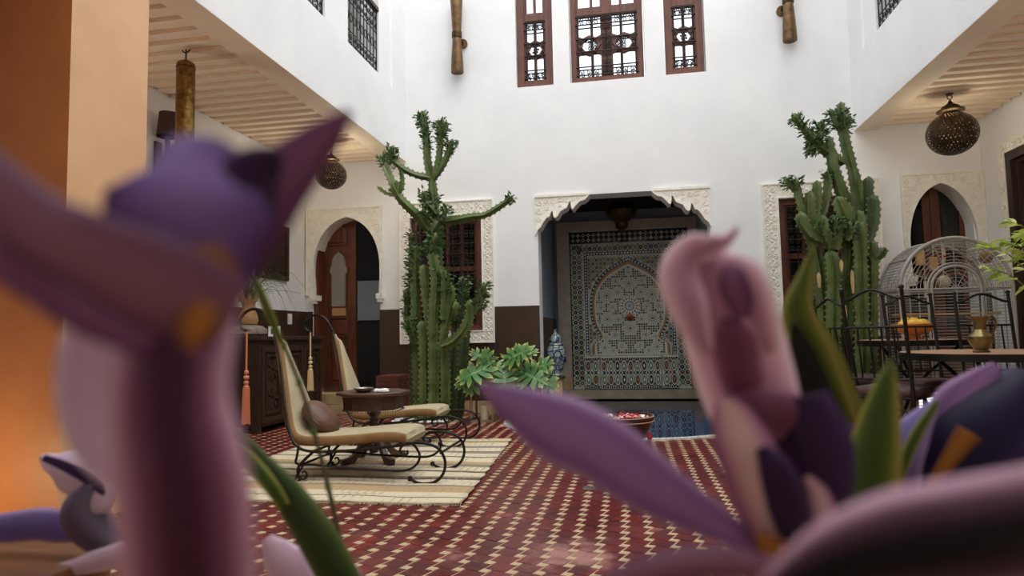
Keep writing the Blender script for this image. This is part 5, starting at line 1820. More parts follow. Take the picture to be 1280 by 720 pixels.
# ================================================================== BOWL OF PETALS BY THE POOL
x, y = -.11, 5.50
t = thing('water_bowl', 'large maroon bowl of floating petals at the edge of the pool', 'bowl', (x, y, 0))
MB().lathe([(0, 0), (.15, 0), (.155, .012), (.16, .03), (.225, .12), (.262, .19), (.268, .215), (.275, .22), (.276, .25), (.27, .262), (.255, .262), (.25, .24), (.2, .12), (.12, .04), (0, .035)], 48, (x, y, 0)).build('bowl', MAROON, t)
for r, z in ((.277, .222), (.2745, .258)):
    MB().tube(circ(r, 48, (x, y, z)), .004, 5, closed=True).build('rim_line', CREAM_TILE, t)
MB().lathe([(.248, .228), (0, .2281)], 40, (x, y, 0)).build('water', WATER, t)
pm_ = [WHITE_MAT, RED_GLAZE, mat('pink_petal', (232, 160, 158), (214, 128, 130), 12, .5)]
pp = MB()
for k in range(210):
    q, r = random.uniform(0, 2 * pi), .235 * sqrt(random.random())
    px, py = x + r * cos(q), y + r * sin(q)
    u = (px - x) / .235 + random.gauss(0, .25)
    m = 0 if u < -.25 or u > .75 else (1 if random.random() < .6 else 2)
    s_ = random.uniform(.014, .028)
    Mx = Euler((random.uniform(-.5, .5), random.uniform(-.5, .5), random.uniform(0, 6))).to_matrix()
    c = V((px, py, .236 + random.uniform(0, .012)))
    P = [c + Mx @ V((s_ * cos(a) * 1.2, s_ * sin(a), .25 * s_ * cos(2 * a))) for a in [2 * pi * j / 8 for j in range(8)]]
    pp.add([c + Mx @ V((0, 0, -.2 * s_))] + P, [(0, j + 1, (j + 1) % 8 + 1) for j in range(8)], m)
tag(pp.build('petals', pm_, None), 'red, pink and white petals floating in the maroon bowl', 'petals', kind='stuff')
rp = MB().lathe([(0, .012), (.018, .014), (.024, .03), (.012, .06), (.004, .075), (0, .075)], 10, (.135, 5.86, .0))
tag(rp.build('blossom', RED_GLAZE, None), 'single red blossom lying at the pool edge beside the maroon bowl', 'flower')

# ================================================================== LANTERN, PHILODENDRON, GINGER JAR
x, y = -1.60, 7.14
t = thing('floor_lantern', 'square metal lantern with glass sides on the floor beside the left cactus', 'lantern', (x, y, 0))
MB().box(x - .13, x + .13, y - .13, y + .13, 0, .02).build('base', CHROME_W, t, smooth=False)
for sx in (-1, 1):
    for sy in (-1, 1):
        MB().box(x + sx * .117 - .011, x + sx * .117 + .011, y + sy * .117 - .011, y + sy * .117 + .011, .02, .42).build('post', CHROME_W, t, smooth=False)
for ax in (0, 1):
    for s_ in (-1, 1):
        a = (x - .106, x + .106, y + s_ * .117 - .002, y + s_ * .117 + .002, .03, .41) if ax == 0 else (x + s_ * .117 - .002, x + s_ * .117 + .002, y - .106, y + .106, .03, .41)
        MB().box(*a).build('pane', GLASS, t, smooth=False)
MB().lathe([(.205, .42), (.205, .43), (.07, .53), (.06, .54), (.055, .575), (.02, .59), (0, .59)], 4, (x, y, 0), M=Matrix.Rotation(pi / 4, 3, 'Z')).build('roof', CHROME_W, t, smooth=False)
MB().tube(circ(.035, 16, (x, y, .622), 'Y'), .005, 6, closed=True).build('ring', CHROME_W, t)
t = thing('candle', 'thick ivory candle inside the floor lantern', 'candle', (x, y, .02))
MB().lathe([(0, .02), (.045, .02), (.045, .17), (.036, .172), (.03, .165), (0, .163)], 24, (x, y, 0)).build('wax', CANDLE, t)
MB().tube([(x, y, .16), (x + .002, y, .185)], .003, 5).build('wick', BLACK, t)

def lobed_leaf_mat():
    m, nt, b = new_mat('philodendron_leaf')
    uv = nt.nodes.new('ShaderNodeUVMap')
    sp = nt.nodes.new('ShaderNodeSeparateXYZ')
    nt.links.new(uv.outputs[0], sp.inputs[0])
    r = ramp(nt, [(0, lin((124, 160, 96))), (.12, lin((72, 118, 66))), (.80, lin((84, 126, 66))), (.95, lin((176, 176, 92))), (1, lin((220, 192, 120)))])
    nt.links.new(sp.outputs[0], r.inputs[0])
    nt.links.new(r.outputs[0], b.inputs['Base Color'])
    b.inputs['Roughness'].default_value = .38
    return m
PHIL = lobed_leaf_mat()
def lobed_leaf(c, size, yaw, pitch, roll=0.0):
    """a deeply cut leaf: midrib, and paired lobes"""
    mb = MB()
    mb.uv = []
    ax_ = V((cos(yaw), -.35 + random.uniform(-.2, .2), sin(yaw))).normalized()
    nz = V((random.uniform(-.3, .3), -.8, .6))
    nz = (nz - ax_ * nz.dot(ax_)).normalized()
    Mx = Matrix((ax_, nz.cross(ax_), nz)).transposed()
    out = []
    nl = 5
    for s in (1, -1):
        pts = []
        for k in range(nl):
            a = rad(150 - k * 31)          # lobe direction from the midrib
            b = k / nl
            bx = -.1 + .75 * b
            ln = (.42, .52, .5, .42, .3)[k]
            d = (cos(a), sin(a) * s)
            n = (-d[1] * s, d[0] * s)
            base = (bx, .035 * s)
            w = .095
            pts += [((base[0] - n[0] * 0 + d[0] * .10, base[1] + d[1] * .10), .25), ((base[0] + d[0] * ln * .6 + n[0] * w, base[1] + d[1] * ln * .6 + n[1] * w), .8),
                    ((base[0] + d[0] * ln, base[1] + d[1] * ln), 1.0), ((base[0] + d[0] * ln * .6 - n[0] * w, base[1] + d[1] * ln * .6 - n[1] * w), .8)]
        out.append(pts)
    mid = [(-.12, 0), (.05, 0), (.2, 0), (.35, 0), (.5, 0), (.62, 0)]
    def put(x, y, u):
        z = -.22 * y * y - .28 * max(x, 0) ** 2 + .06 * abs(sin(9 * hypot(x, y))) * (u - .2)
        mb.v.append(tuple(V(c) + Mx @ V((x, y, z)) * size))
        mb.uv.append((u, .5))
        return len(mb.v) - 1
    for pts, s in zip(out, (1, -1)):
        for k in range(nl):
            a, b, t_, d = pts[4 * k:4 * k + 4]
            m0 = put(mid[k][0], 0, .0)
            m1 = put(mid[k + 1][0], 0, .0)
            i = [put(*p[0], p[1]) for p in (a, b, t_, d)]
            f = [(m0, i[1], i[0]), (m0, m1, i[3]), (m0, i[3], i[1]), (i[1], i[3], i[2])]
            mb.f += f
            mb.m += [0] * len(f)
    a = put(.45, .05, .3); b = put(.62, .05, .75); t_ = put(.86, 0, 1); d = put(.62, -.05, .75); e = put(.45, -.05, .3)
    mb.f += [(a, b, d), (a, d, e), (b, t_, d)]
    mb.m += [0, 0, 0]
    return mb
x, y = -1.40, 7.52
t = thing('philodendron', 'leafy philodendron with lobed yellow-edged leaves in a round red pot', 'potted plant', (x, y, 0))
MB().lathe([(0, 0), (.09, 0), (.10, .02), (.15, .16), (.17, .28), (.165, .36), (.14, .43), (.13, .45), (.12, .45), (.125, .42), (0, .40)], 30, (x, y, 0)).build('pot', RED_GLAZE, t)
LEAVES = [(602, 462, 200, .36), (598, 468, 240, .32), (612, 456, 100, .24), (622, 460, 165, .28), (634, 458, 60, .3), (640, 446, 25, .3), (650, 440, 5, .26), (655, 466, -20, .36), (672, 468, -35, .34),
          (668, 460, 20, .3), (630, 468, -80, .28), (616, 472, -110, .26), (645, 474, -60, .26), (606, 450, 140, .24), (588, 470, 215, .26)]
st_ = MB()
for k, (px, py, a, s_) in enumerate(LEAVES):
    c = atY(px, py, 7.0 + .03 * (k % 5))
    lobed_leaf(c, s_, rad(a), 0).build('leaf', PHIL, t, smooth=True, angle=60)
    st_.tube(catmull([(x, y, .42), ((x * .6 + c.x * .4), (y * .6 + c.y * .4), max(.52, c.z * .6 + .25)), tuple(c)], 8), .007, 5)
st_.build('stalks', LEAF_C, t)

def jar_mat():
    m, nt, b = new_mat('blue_white_glaze')
    tc = nt.nodes.new('ShaderNodeTexCoord')
    w = nt.nodes.new('ShaderNodeTexVoronoi')
    w.feature = 'DISTANCE_TO_EDGE'
    w.inputs['Scale'].default_value = 13
    nt.links.new(tc.outputs['Object'], w.inputs['Vector'])
    r = ramp(nt, [(0, lin((44, 62, 104))), (.06, lin((70, 92, 124))), (.11, lin((160, 170, 158))), (.5, lin((126, 142, 128)))])
    nt.links.new(w.outputs['Distance'], r.inputs[0])
    nt.links.new(r.outputs[0], b.inputs['Base Color'])
    b.inputs['Roughness'].default_value = .18
    return m
JARM = jar_mat()
x, y = -.95, 8.50
t = thing('stand', 'small dark stand at the left mouth of the fountain alcove', 'stand', (x, y, 0))
MB().box(x - .09, x + .10, y - .1, y + .1, .36, .395).build('top', WOOD_DARK, t, smooth=False)
MB().box(x - .07, x + .08, y - .08, y + .08, .03, .36).build('body', TILE_TAN, t, smooth=False)
MB().box(x - .09, x + .10, y - .1, y + .1, 0, .03).build('base', WOOD_DARK, t, smooth=False)
t = thing('ginger_jar', 'blue and white lidded ginger jar on the dark stand by the alcove', 'jar', (x, y, .395))
MB().lathe([(0, .395), (.075, .395), (.08, .41), (.07, .43), (.09, .5), (.118, .6), (.125, .68), (.115, .75), (.09, .80), (.07, .82), (.07, .845), (.06, .845), (0, .83)], 28, (x, y, 0)).build('body', JARM, t)
MB().lathe([(.08, .835), (.082, .85), (.078, .87), (.06, .91), (.03, .935), (.018, .95), (.022, .97), (.016, .99), (0, 1.0)], 24, (x, y, 0)).build('lid', JARM, t)
for z, r in ((.64, .1245), (.79, .098)):
    MB().tube(circ(r, 28, (x, y, z)), .006, 5, closed=True).build('glaze_band', ZNAVY, t)
med = MB()
for k in range(4):
    q = -pi / 2 + k * pi / 2 + .3
    med.tube([(x + .122 * cos(q + .45 * cos(a)), y + .122 * sin(q + .45 * cos(a)), .645 + .075 * sin(a)) for a in [2 * pi * j / 14 for j in range(14)]], .007, 5, closed=True)
med.build('medallions', ZNAVY, t)

# ================================================================== DINING CORNER
dc = thing('dining_chair', 'iron chair', 'chair', (0, 0, 0), 'wrought iron chairs of the dining corner')
B_ = lambda s, z: (-.20 - .10 * max(0, (z - .45)) / .75, s * .19, z)
for s in (-1, 1):
    mb = MB().tube([(-.235, s * .195, .0), (-.21, s * .19, .25), B_(s, .47), B_(s, .8), B_(s, 1.19)], .0125, 8)
    q = B_(s, 1.19)
    mb.lathe([(0, -.012), (.018, -.008), (.018, .004), (.01, .014), (0, .018)], 10, q)
    mb.build('back_post', IRON, dc)
    MB().tube(catmull([(.20, s * .2, .0), (.19, s * .19, .12), (.2, s * .19, .3), (.2, s * .19, .455)], 12), .012, 8).build('front_leg', IRON, dc)
zc = 1.16
cr_ = []
for k in range(17):
    u = -1 + k / 8
    z = 1.115 + .065 * (cos(u * pi) * .5 + .5) - (.0 if abs(u) < .8 else 0)
    p = B_(0, z)
    cr_.append((p[0], .19 * u, z))
MB().tube(cr_, .010, 7).build('crest_rail', IRON, dc)
for z in (.93, .58):
    p = B_(0, z)
    MB().tube([(p[0], -.19, z), (p[0], .19, z)], .009, 6).build('back_rail', IRON, dc)
for k in range(4):
    yy = -.19 + .38 * (k + 1) / 5
    MB().tube([(B_(0, .58)[0], yy, .58), (B_(0, .93)[0], yy, .93)], .007, 6).build('spindle', IRON, dc)
MB().tube([(-.2, -.19, .455), (.2, -.19, .455), (.2, .19, .455), (-.2, .19, .455)], .011, 6, closed=True).build('seat_frame', IRON, dc)
sc_ = MB()
for s in (-1, 1):
    sc_.tube(catmull([(-.2, s * .19, .42), (-.1, s * .19, .30), (.06, s * .19, .24), (.19, s * .19, .24)], 12), .008, 6)
    sc_.tube([(a, s * .19, b) for a, b in spiral(.08, .17, .06, 1.4, 1.5, 1, 16)], .007, 5)
    sc_.tube([(a, s * .19, b) for a, b in spiral(-.09, .17, .06, 1.4, 1.6, -1, 16)], .007, 5)
    sc_.tube(catmull([(-.22, s * .19, .12), (-.1, s * .19, .08), (.1, s * .19, .08), (.19, s * .19, .12)], 12), .008, 6)
sc_.tube([(0, -.19, .08), (0, .19, .08)], .008, 6)
sc_.build('scroll_stretcher', IRON, dc)
pad = []
for z, e in ((.465, .96), (.48, 1.0), (.505, 1.0), (.52, .96), (.526, .8)):
    pad.append([(.215 * e * (abs(cos(q)) ** .35) * (1 if cos(q) > 0 else -1), .205 * e * (abs(sin(q)) ** .35) * (1 if sin(q) > 0 else -1), z) for q in [2 * pi * (k + .5) / 32 for k in range(32)]])
mb = MB()
loft(mb, pad)
mb.build('seat_pad', SEATPAD, dc, angle=50)
CH = [((1.79, 5.02, 0), 50, 'black iron chair seen from behind, nearest, at the left end of the round table'),
      ((1.96, 6.18, 0), 20, 'black iron chair farthest left, close in front of the right cactus'),
      ((2.27, 5.58, 0), -82, 'black iron chair between the two round tables, in front of the fruit bowl'),
      ((2.76, 5.56, 0), -92, 'black iron chair directly behind the jug at the round table')]
for k, (l, a, lab) in enumerate(CH):
    if k == 0:
        dc.location = l
        dc.rotation_euler = (0, 0, rad(a))
        dc['label'] = lab
    else:
        dup(dc, l, rad(a), lab)

def round_table(label, x, y, r, H):
    t = thing('round_table', label, 'table', (x, y, 0))
    MB().lathe([(0, H - .03), (r - .015, H - .03), (r - .012, H), (0, H)], 56, (x, y, 0)).build('stone_top', ROSESTONE, t)
    MB().lathe([(r - .012, H - .05), (r, H - .05), (r, H - .003), (r - .012, H - .003)], 56, (x, y, 0)).build('iron_rim', IRON, t)
    for k in range(3):
        q = pi / 2 + .4 + 2 * pi * k / 3
        c, s_ = cos(q), sin(q)
        MB().tube([(x + a * c, y + a * s_, b) for a, b in catmull([(r * .85, H - .05), (r * .5, H - .2), (r * .15, H - .36), (r * .22, H * .3), (r * .6, .06), (r * .75, .012)], 22)], .014, 7).build('leg', IRON, t)
    MB().tube(circ(r * .2, 20, (x, y, H - .36)), .009, 6, closed=True).build('ring', IRON, t)
    return t
round_table('round rose stone table with iron rim, nearer, carrying the brass jug', 2.42, 4.98, .57, .752)
round_table('round rose stone table with iron rim, behind, carrying the fruit bowl', 2.43, 6.35, .43, .82)

x, y, z = 2.25, 4.80, .752
t = thing('jug', 'old brass jug with curved handle on the nearer round table', 'jug', (x, y, z))
MB().lathe([(0, z), (.045, z), (.05, z + .008), (.038, z + .02), (.055, z + .045), (.072, z + .08), (.07, z + .105), (.045, z + .135), (.034, z + .15), (.036, z + .19), (.05, z + .225), (.056, z + .235), (.05, z + .237), (.03, z + .19), (0, z + .17)], 28, (x, y, 0)).build('body', JUG, t)
MB().tube(catmull([(x + .04, y, z + .22), (x + .075, y, z + .235), (x + .095, y, z + .2), (x + .085, y, z + .15), (x + .062, y, z + .11)], 14), .008, 7).build('handle', JUG, t)
MB().prism([(-.05, .235), (-.075, .243), (-.052, .222)], -.02, .02, lambda u, w, d: (x + u, y + d, z + w)).build('spout', JUG, t, smooth=False)

x, y, z = 2.40, 6.22, .82
t = thing('fruit_bowl', 'orange terracotta footed bowl on the farther round table', 'bowl', (x, y, z))
MB().lathe([(0, z), (.075, z), (.08, z + .008), (.05, z + .02), (.045, z + .035), (.11, z + .06), (.16, z + .10), (.178, z + .132), (.172, z + .134), (.14, z + .10), (.06, z + .06), (0, z + .055)], 36, (x, y, 0)).build('bowl', TERRA, t)
FR_ = [(-.085, -.04, .135, 'yellow lemon at the left in the terracotta bowl'), (-.02, -.06, .14, 'yellow lemon at the front middle of the terracotta bowl'), (.06, -.04, .14, 'yellow lemon at the right in the terracotta bowl'),
       (-.04, .04, .16, 'yellow lemon on top, left of centre, in the terracotta bowl'), (.035, .05, .155, 'yellow lemon at the back right in the terracotta bowl')]
for a, b, c, lab in FR_:
    Mx = Euler((random.uniform(-.5, .5), random.uniform(1.2, 1.9), random.uniform(0, 3))).to_matrix()
    tag(MB().lathe([(0, -.062), (.01, -.056), (.032, -.04), (.043, 0), (.032, .04), (.01, .056), (0, .062)], 16, (x + a, y + b, z + c - .005), M=Mx).build('lemon', LEMON), lab, 'lemon', 'lemons in the terracotta bowl')

# ---- the arched bird cage
gx0, gx1, gy0, gy1, zs = 2.56, 3.53, 6.88, 7.40, 1.285
gr = (gx1 - gx0) / 2
gc = (gx0 + gx1) / 2
t = thing('bird_cage', 'large grey arched bird cage of wire behind the dining tables', 'bird cage', (gc, (gy0 + gy1) / 2, 0))
def arch_line(r, y, z0, n=28):
    return [(gc - r, y, z0)] + [(gc - r * cos(pi * k / n), y, zs + r * sin(pi * k / n)) for k in range(n + 1)] + [(gc + r, y, z0)]
for yy, nm in ((gy0, 'front_frame'), (gy1, 'rear_frame')):
    mb = MB().tube(arch_line(gr, yy, .05), .017, 8)
    mb.tube([(gc - gr, yy, zs), (gc + gr, yy, zs)], .011, 6)
    mb.tube([(gc - gr, yy, .06), (gc + gr, yy, .06)], .014, 6)
    mb.build(nm, CAGE_M, t)
for k in (0, 6, 14, 22, 28):
    a = pi * k / 28
    MB().tube([(gc - gr * cos(a), gy0, zs + gr * sin(a)), (gc - gr * cos(a), gy1, zs + gr * sin(a))], .011, 6).build('roof_bar', CAGE_M, t)
for sx in (-1, 1):
    for sy in (gy0, gy1):
        MB().lathe([(.02, 0), (.022, .03), (.012, .05)], 10, (gc + sx * gr, sy, 0)).build('foot', CAGE_M, t)
dr_ = .215
dcx = gc + .0
mb = MB()
arcd = [(dcx - dr_, gy0 - .01, .12)] + [(dcx - dr_ * cos(pi * k / 20), gy0 - .01, zs + dr_ * sin(pi * k / 20)) for k in range(21)] + [(dcx + dr_, gy0 - .01, .12)]
mb.tube(arcd, .014, 7)
mb.tube([(dcx - dr_, gy0 - .01, zs), (dcx + dr_, gy0 - .01, zs)], .009, 6)
mb.tube([(dcx - dr_, gy0 - .01, .13), (dcx + dr_, gy0 - .01, .13)], .011, 6)
door = mb.build('door', CAGE_M, t)
mb = MB()
MB().tube([(gc - dr_ - .03, gy0, .06)] + [(gc - (dr_ + .03) * cos(pi * k / 20), gy0, zs + (dr_ + .03) * sin(pi * k / 20)) for k in range(21)] + [(gc + dr_ + .03, gy0, .06)], .010, 6).build('door_frame', CAGE_M, t)
WR = .0032
for k in range(1, 6):
    r = dr_ * k / 6
    mb.tube([(dcx - r * cos(pi * j / 16), gy0 - .01, zs + r * sin(pi * j / 16)) for j in range(17)], WR, 4)
for k in range(1, 6):
    a = pi * k / 6
    mb.tube([(dcx, gy0 - .01, zs), (dcx - dr_ * cos(a), gy0 - .01, zs + dr_ * sin(a))], WR, 4)
z = .17
while z < zs:
    mb.tube([(dcx - dr_, gy0 - .01, z), (dcx + dr_, gy0 - .01, z)], WR, 4)
    z += .03
mb.tube([(dcx, gy0 - .012, .13), (dcx, gy0 - .012, zs)], .005, 4)
mb.build('wires', CAGE_M, door, kind='stuff')
fw = MB()
r = dr_ + .06
while r < gr - .01:
    fw.tube([(gc - r * cos(pi * j / 24), gy0, zs + r * sin(pi * j / 24)) for j in range(25)], WR, 4)
    r += .032
for k in range(1, 8):
    a = pi * k / 8
    fw.tube([(gc - (dr_ + .03) * cos(a), gy0, zs + (dr_ + .03) * sin(a)), (gc - gr * cos(a), gy0, zs + gr * sin(a))], WR * 1.2, 4)
z = .1
while z < zs:
    for s in (-1, 1):
        fw.tube([(gc + s * (dr_ + .03), gy0, z), (gc + s * gr, gy0, z)], WR, 4)
    fw.tube([(gc - gr, gy1, z), (gc + gr, gy1, z)], WR, 4)
    for s in (-1, 1):
        fw.tube([(gc + s * gr, gy0, z), (gc + s * gr, gy1, z)], WR, 4)
    z += .03
for s in (-1, 1):
    for k in range(1, 3):
        xx = gc + s * (dr_ + .03 + (gr - dr_ - .03) * k / 3)
        fw.tube([(xx, gy0, .06), (xx, gy0, zs)], WR * 1.2, 4)
for k in range(0, 48):
    a = pi * (k + .5) / 48
    fw.tube([(gc - gr * cos(a), gy0, zs + gr * sin(a)), (gc - gr * cos(a), gy1, zs + gr * sin(a))], WR, 4)
for k in range(1, 14):
    yy = gy0 + (gy1 - gy0) * k / 14
    fw.tube(arch_line(gr, yy, zs, 22), WR, 4)
    if k % 4 == 0:
        fw.tube(arch_line(gr, yy, .06, 3), WR, 4)
r = .06
while r < gr:
    fw.tube([(gc - r * cos(pi * j / 16), gy1, zs + r * sin(pi * j / 16)) for j in range(17)], WR, 4)
    r += .09
fw.build('cage_wires', CAGE_M, t, kind='stuff')
MB().box(gc - gr, gc + gr, gy0, gy1, .05, .075).build('tray', CAGE_M, t, smooth=False)
TOY = mat('toy_wood', (220, 180, 110), (196, 150, 84), 9, .6)
TOYR = mat('toy_rope', (222, 212, 190), (200, 186, 160), 30, .8)
for k, (px, py, yy, kind, lab) in enumerate(((1150, 322, 7.05, 0, 'yellow wooden block toy hanging at the left inside the bird cage'), (1167, 329, 7.2, 0, 'tan wooden block toy hanging just right of the yellow block in the bird cage'),
                                       (1179, 318, 7.1, 1, 'white rope toy hanging in the middle of the bird cage'), (1157, 360, 7.05, 1, 'white rope toy with red ring low at the left in the bird cage'),
                                       (1232, 322, 7.1, 2, 'round straw ball toy hanging at the right inside the bird cage'), (1180, 352, 7.0, 2, 'small round straw ball toy behind the cage door'))):
    c = atY(px, py, yy)
    zt_ = zs + sqrt(max(gr ** 2 - (c.x - gc) ** 2, 0)) - .01
    tt = thing('bird_toy', lab, 'bird toy', (c.x, yy, zt_), 'hanging toys in the bird cage')
    MB().tube([(c.x, yy, zt_), (c.x, yy, c.z)], .004, 5).build('string', TOYR, tt)
    if kind == 0:
        bevel(MB().box(c.x - .035, c.x + .035, yy - .03, yy + .03, c.z - .075, c.z + .06).build('block', TOY, tt, smooth=False), .008)
    elif kind == 1:
        MB().tube([(c.x, yy, c.z + .07), (c.x + .006, yy, c.z), (c.x - .004, yy, c.z - .1)], .017, 7).build('rope', TOYR, tt)
        MB().tube(circ(.026, 14, (c.x, yy, c.z - .02)), .008, 6, closed=True).build('ring', RED_GLAZE, tt)
    else:
        MB().lathe([(.06 * cos(q), c.z + .06 * sin(q)) for q in [pi / 2 * (-1 + k2 / 5) for k2 in range(11)]], 16, (c.x, yy, 0)).build('ball', CLAY if px > 1200 else TOYR, tt)
pr = MB().tube([(gx0, 7.12, 1.05), (gx1, 7.12, 1.05)], .012, 6)
pr.build('perch', TOY, t)

# ---- bright leafy shrub at the right edge
x, y = 3.20, 5.40
t = thing('potted_shrub', 'bright yellow-green leafy shrub in a tall pot by the right gallery window', 'potted plant', (x, y, 0))
MB().lathe([(0, 0), (.15, 0), (.16, .02), (.2, .3), (.22, .45), (.23, .47), (.2, .47), (.19, .42), (0, .42)], 28, (x, y, 0)).build('pot', CLAY, t)
lm, nt, b = new_mat('bright_shrub_leaf')
uv = nt.nodes.new('ShaderNodeObjectInfo')
r_ = ramp(nt, [(0, lin((140, 176, 60))), (.4, lin((206, 226, 110))), (1, lin((240, 246, 180)))])
nt.links.new(uv.outputs['Random'], r_.inputs[0])
nt.links.new(r_.outputs[0], b.inputs['Base Color'])
b.inputs['Roughness'].default_value = .35
tr = nt.nodes.new('ShaderNodeBsdfTranslucent')
nt.links.new(r_.outputs[0], tr.inputs[0])
mxs = nt.nodes.new('ShaderNodeMixShader')
mxs.inputs[0].default_value = .4
nt.links.new(b.outputs[0], mxs.inputs[1])
nt.links.new(tr.outputs[0], mxs.inputs[2])
nt.links.new(mxs.outputs[0], nt.nodes['Material Output'].inputs[0])
twig = MB()
lmesh = None
tips = []
for k in range(13):
    q = 2 * pi * k / 13 + random.uniform(-.2, .2)
    if k < 6:
        q = pi + random.uniform(-.9, .9)
    L_ = random.uniform(.3, .62)
    h = random.uniform(.85, 1.35)
    dx, dy = cos(q) * L_, sin(q) * L_ * .8
    dx = min(dx, .3)
    P = catmull([(x, y, .42), (x + dx * .25, y + dy * .25, .42 + h * .55), (x + dx * .7, y + dy * .7, .42 + h * .92), (x + dx, y + dy, .42 + h)], 14)
    twig.tube(P, [.010 * (1 - i / 18) for i in range(15)], 5)
    for i in range(7, 15):
        for s in (-1, 1):
            tips.append((P[i], s, q))
twig.build('branches', mat('shrub_bark', (120, 104, 70), None, rough=.8), t)
for k, (p, s, q) in enumerate(tips[:210]):
    if lmesh is None:
        mb = MB()
        rows = []
        for i in range(7):
            u = i / 6
            w = .018 * sin(pi * min(u * 1.05, 1)) ** .8
            zz = -.02 * u * u
            rows.append([(x + u * .105, y - w, zz + .006), (x + u * .105, y, zz), (x + u * .105, y + w, zz + .006)])
        o = mb.grid(rows).build('leaf', lm, t)
        lmesh = o.data
    else:
        o = bpy.data.objects.new('leaf', lmesh)
        COL.objects.link(o)
        o.parent = t
    o.location = V(p) - V((x, y, 0))
    o.rotation_euler = (random.uniform(-.7, .7), random.uniform(-.7, .5), q + s * random.uniform(.3, 1.3))
    sc__ = random.uniform(.7, 1.25)
    o.scale = (sc__, sc__, sc__)
# ================================================================== THE IRISES IN FRONT OF THE LENS
def petal_mat(name, centre, mid, edge, base=None, trans=.25, rough=.5, streak=.35):
    m, nt, b = new_mat(name)
    L = nt.links.new
    uv = nt.nodes.new('ShaderNodeUVMap')
    sp = nt.nodes.new('ShaderNodeSeparateXYZ')
    L(uv.outputs[0], sp.inputs[0])
    a = nt.nodes.new('ShaderNodeMath'); a.operation = 'SUBTRACT'; a.inputs[1].default_value = .5
    L(sp.outputs[0], a.inputs[0])
    c = nt.nodes.new('ShaderNodeMath'); c.operation = 'ABSOLUTE'
    L(a.outputs[0], c.inputs[0])
    mp = nt.nodes.new('ShaderNodeMapping')
    mp.inputs['Scale'].default_value = (26, 2.5, 1)
    L(uv.outputs[0], mp.inputs[0])
    n = nt.nodes.new('ShaderNodeTexNoise')
    n.inputs['Scale'].default_value = 1
    n.inputs['Detail'].default_value = 5
    L(mp.outputs[0], n.inputs['Vector'])
    s1 = nt.nodes.new('ShaderNodeMath'); s1.operation = 'MULTIPLY_ADD'
    s1.inputs[1].default_value = streak
    s1.inputs[2].default_value = -streak / 2
    L(n.outputs['Fac'], s1.inputs[0])
    ad = nt.nodes.new('ShaderNodeMath'); ad.operation = 'MULTIPLY_ADD'
    ad.inputs[1].default_value = 2.0
    L(c.outputs[0], ad.inputs[0]); L(s1.outputs[0], ad.inputs[2])
    r = ramp(nt, [(0.0, lin(centre)), (.25, lin(centre)), (.62, lin(mid)), (.95, lin(edge))])
    L(ad.outputs[0], r.inputs[0])
    col = r.outputs[0]
    if base:
        mx = nt.nodes.new('ShaderNodeMixRGB')
        rb = ramp(nt, [(0.0, (1, 1, 1, 1)), (.16, (0, 0, 0, 1))])
        L(sp.outputs[1], rb.inputs[0])
        L(rb.outputs[0], mx.inputs[0])
        L(col, mx.inputs[1])
        mx.inputs[2].default_value = lin(base)
        col = mx.outputs[0]
    L(col, b.inputs['Base Color'])
    b.inputs['Roughness'].default_value = rough
    b.inputs['Sheen Weight'].default_value = .03
    b.inputs['Specular IOR Level'].default_value = .25
    tr = nt.nodes.new('ShaderNodeBsdfTranslucent')
    L(col, tr.inputs[0])
    ms = nt.nodes.new('ShaderNodeMixShader')
    ms.inputs[0].default_value = trans
    L(b.outputs[0], ms.inputs[1]); L(tr.outputs[0], ms.inputs[2])
    L(ms.outputs[0], nt.nodes['Material Output'].inputs[0])
    return m
P_MAR = petal_mat('iris_maroon_pink_edge', (84, 42, 66), (150, 96, 128), (228, 184, 208))
P_PUR = petal_mat('iris_violet', (150, 124, 190), (132, 100, 172), (98, 66, 132))
P_PLUM = petal_mat('iris_plum', (140, 88, 128), (122, 72, 114), (106, 62, 104))
P_MAU = petal_mat('iris_mauve_brown', (148, 102, 122), (134, 88, 112), (110, 68, 98))
P_PALE = petal_mat('iris_pale_lilac', (224, 198, 216), (218, 188, 212), (232, 212, 224))
P_HOOD = petal_mat('iris_dusty_pink', (196, 146, 172), (232, 190, 210), (254, 234, 243))
P_HDARK = petal_mat('iris_hood_hollow', (124, 70, 96), (136, 80, 112), (176, 118, 148))
P_LONG = petal_mat('iris_long_petal', (170, 130, 186), (146, 104, 166), (184, 148, 190))
P_STRIPE = petal_mat('iris_cream_pink_stripe', (226, 192, 190), (206, 150, 172), (150, 92, 130), base=(196, 160, 70))
P_DEEP = petal_mat('iris_deep_purple', (52, 30, 66), (58, 34, 74), (72, 46, 94))
P_NAVY = petal_mat('iris_navy_violet', (38, 25, 64), (36, 24, 64), (62, 44, 98))
P_BLUE = petal_mat('iris_blue_violet', (126, 112, 184), (130, 114, 180), (176, 152, 200))
P_ORANGE = petal_mat('iris_orange_signal', (176, 116, 48), (158, 98, 42), (118, 70, 62))
P_GREY = petal_mat('iris_grey_bud', (110, 96, 118), (96, 84, 106), (124, 104, 128))
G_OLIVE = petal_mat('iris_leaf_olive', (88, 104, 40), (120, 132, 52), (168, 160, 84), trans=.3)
G_SHADE = petal_mat('iris_leaf_painted_shade', (12, 15, 8), (14, 18, 8), (22, 28, 12), trans=.05)  # near black: the shade inside a leaf put into its colour
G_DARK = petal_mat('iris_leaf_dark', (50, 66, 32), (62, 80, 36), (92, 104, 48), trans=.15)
G_LIT = petal_mat('iris_leaf_lit', (70, 92, 36), (96, 120, 40), (186, 176, 96), trans=.35)  # light along the leaf edge is put into the edge colour
STALK = mat('iris_stem_green', (92, 118, 60), (70, 94, 46), 12, .5)

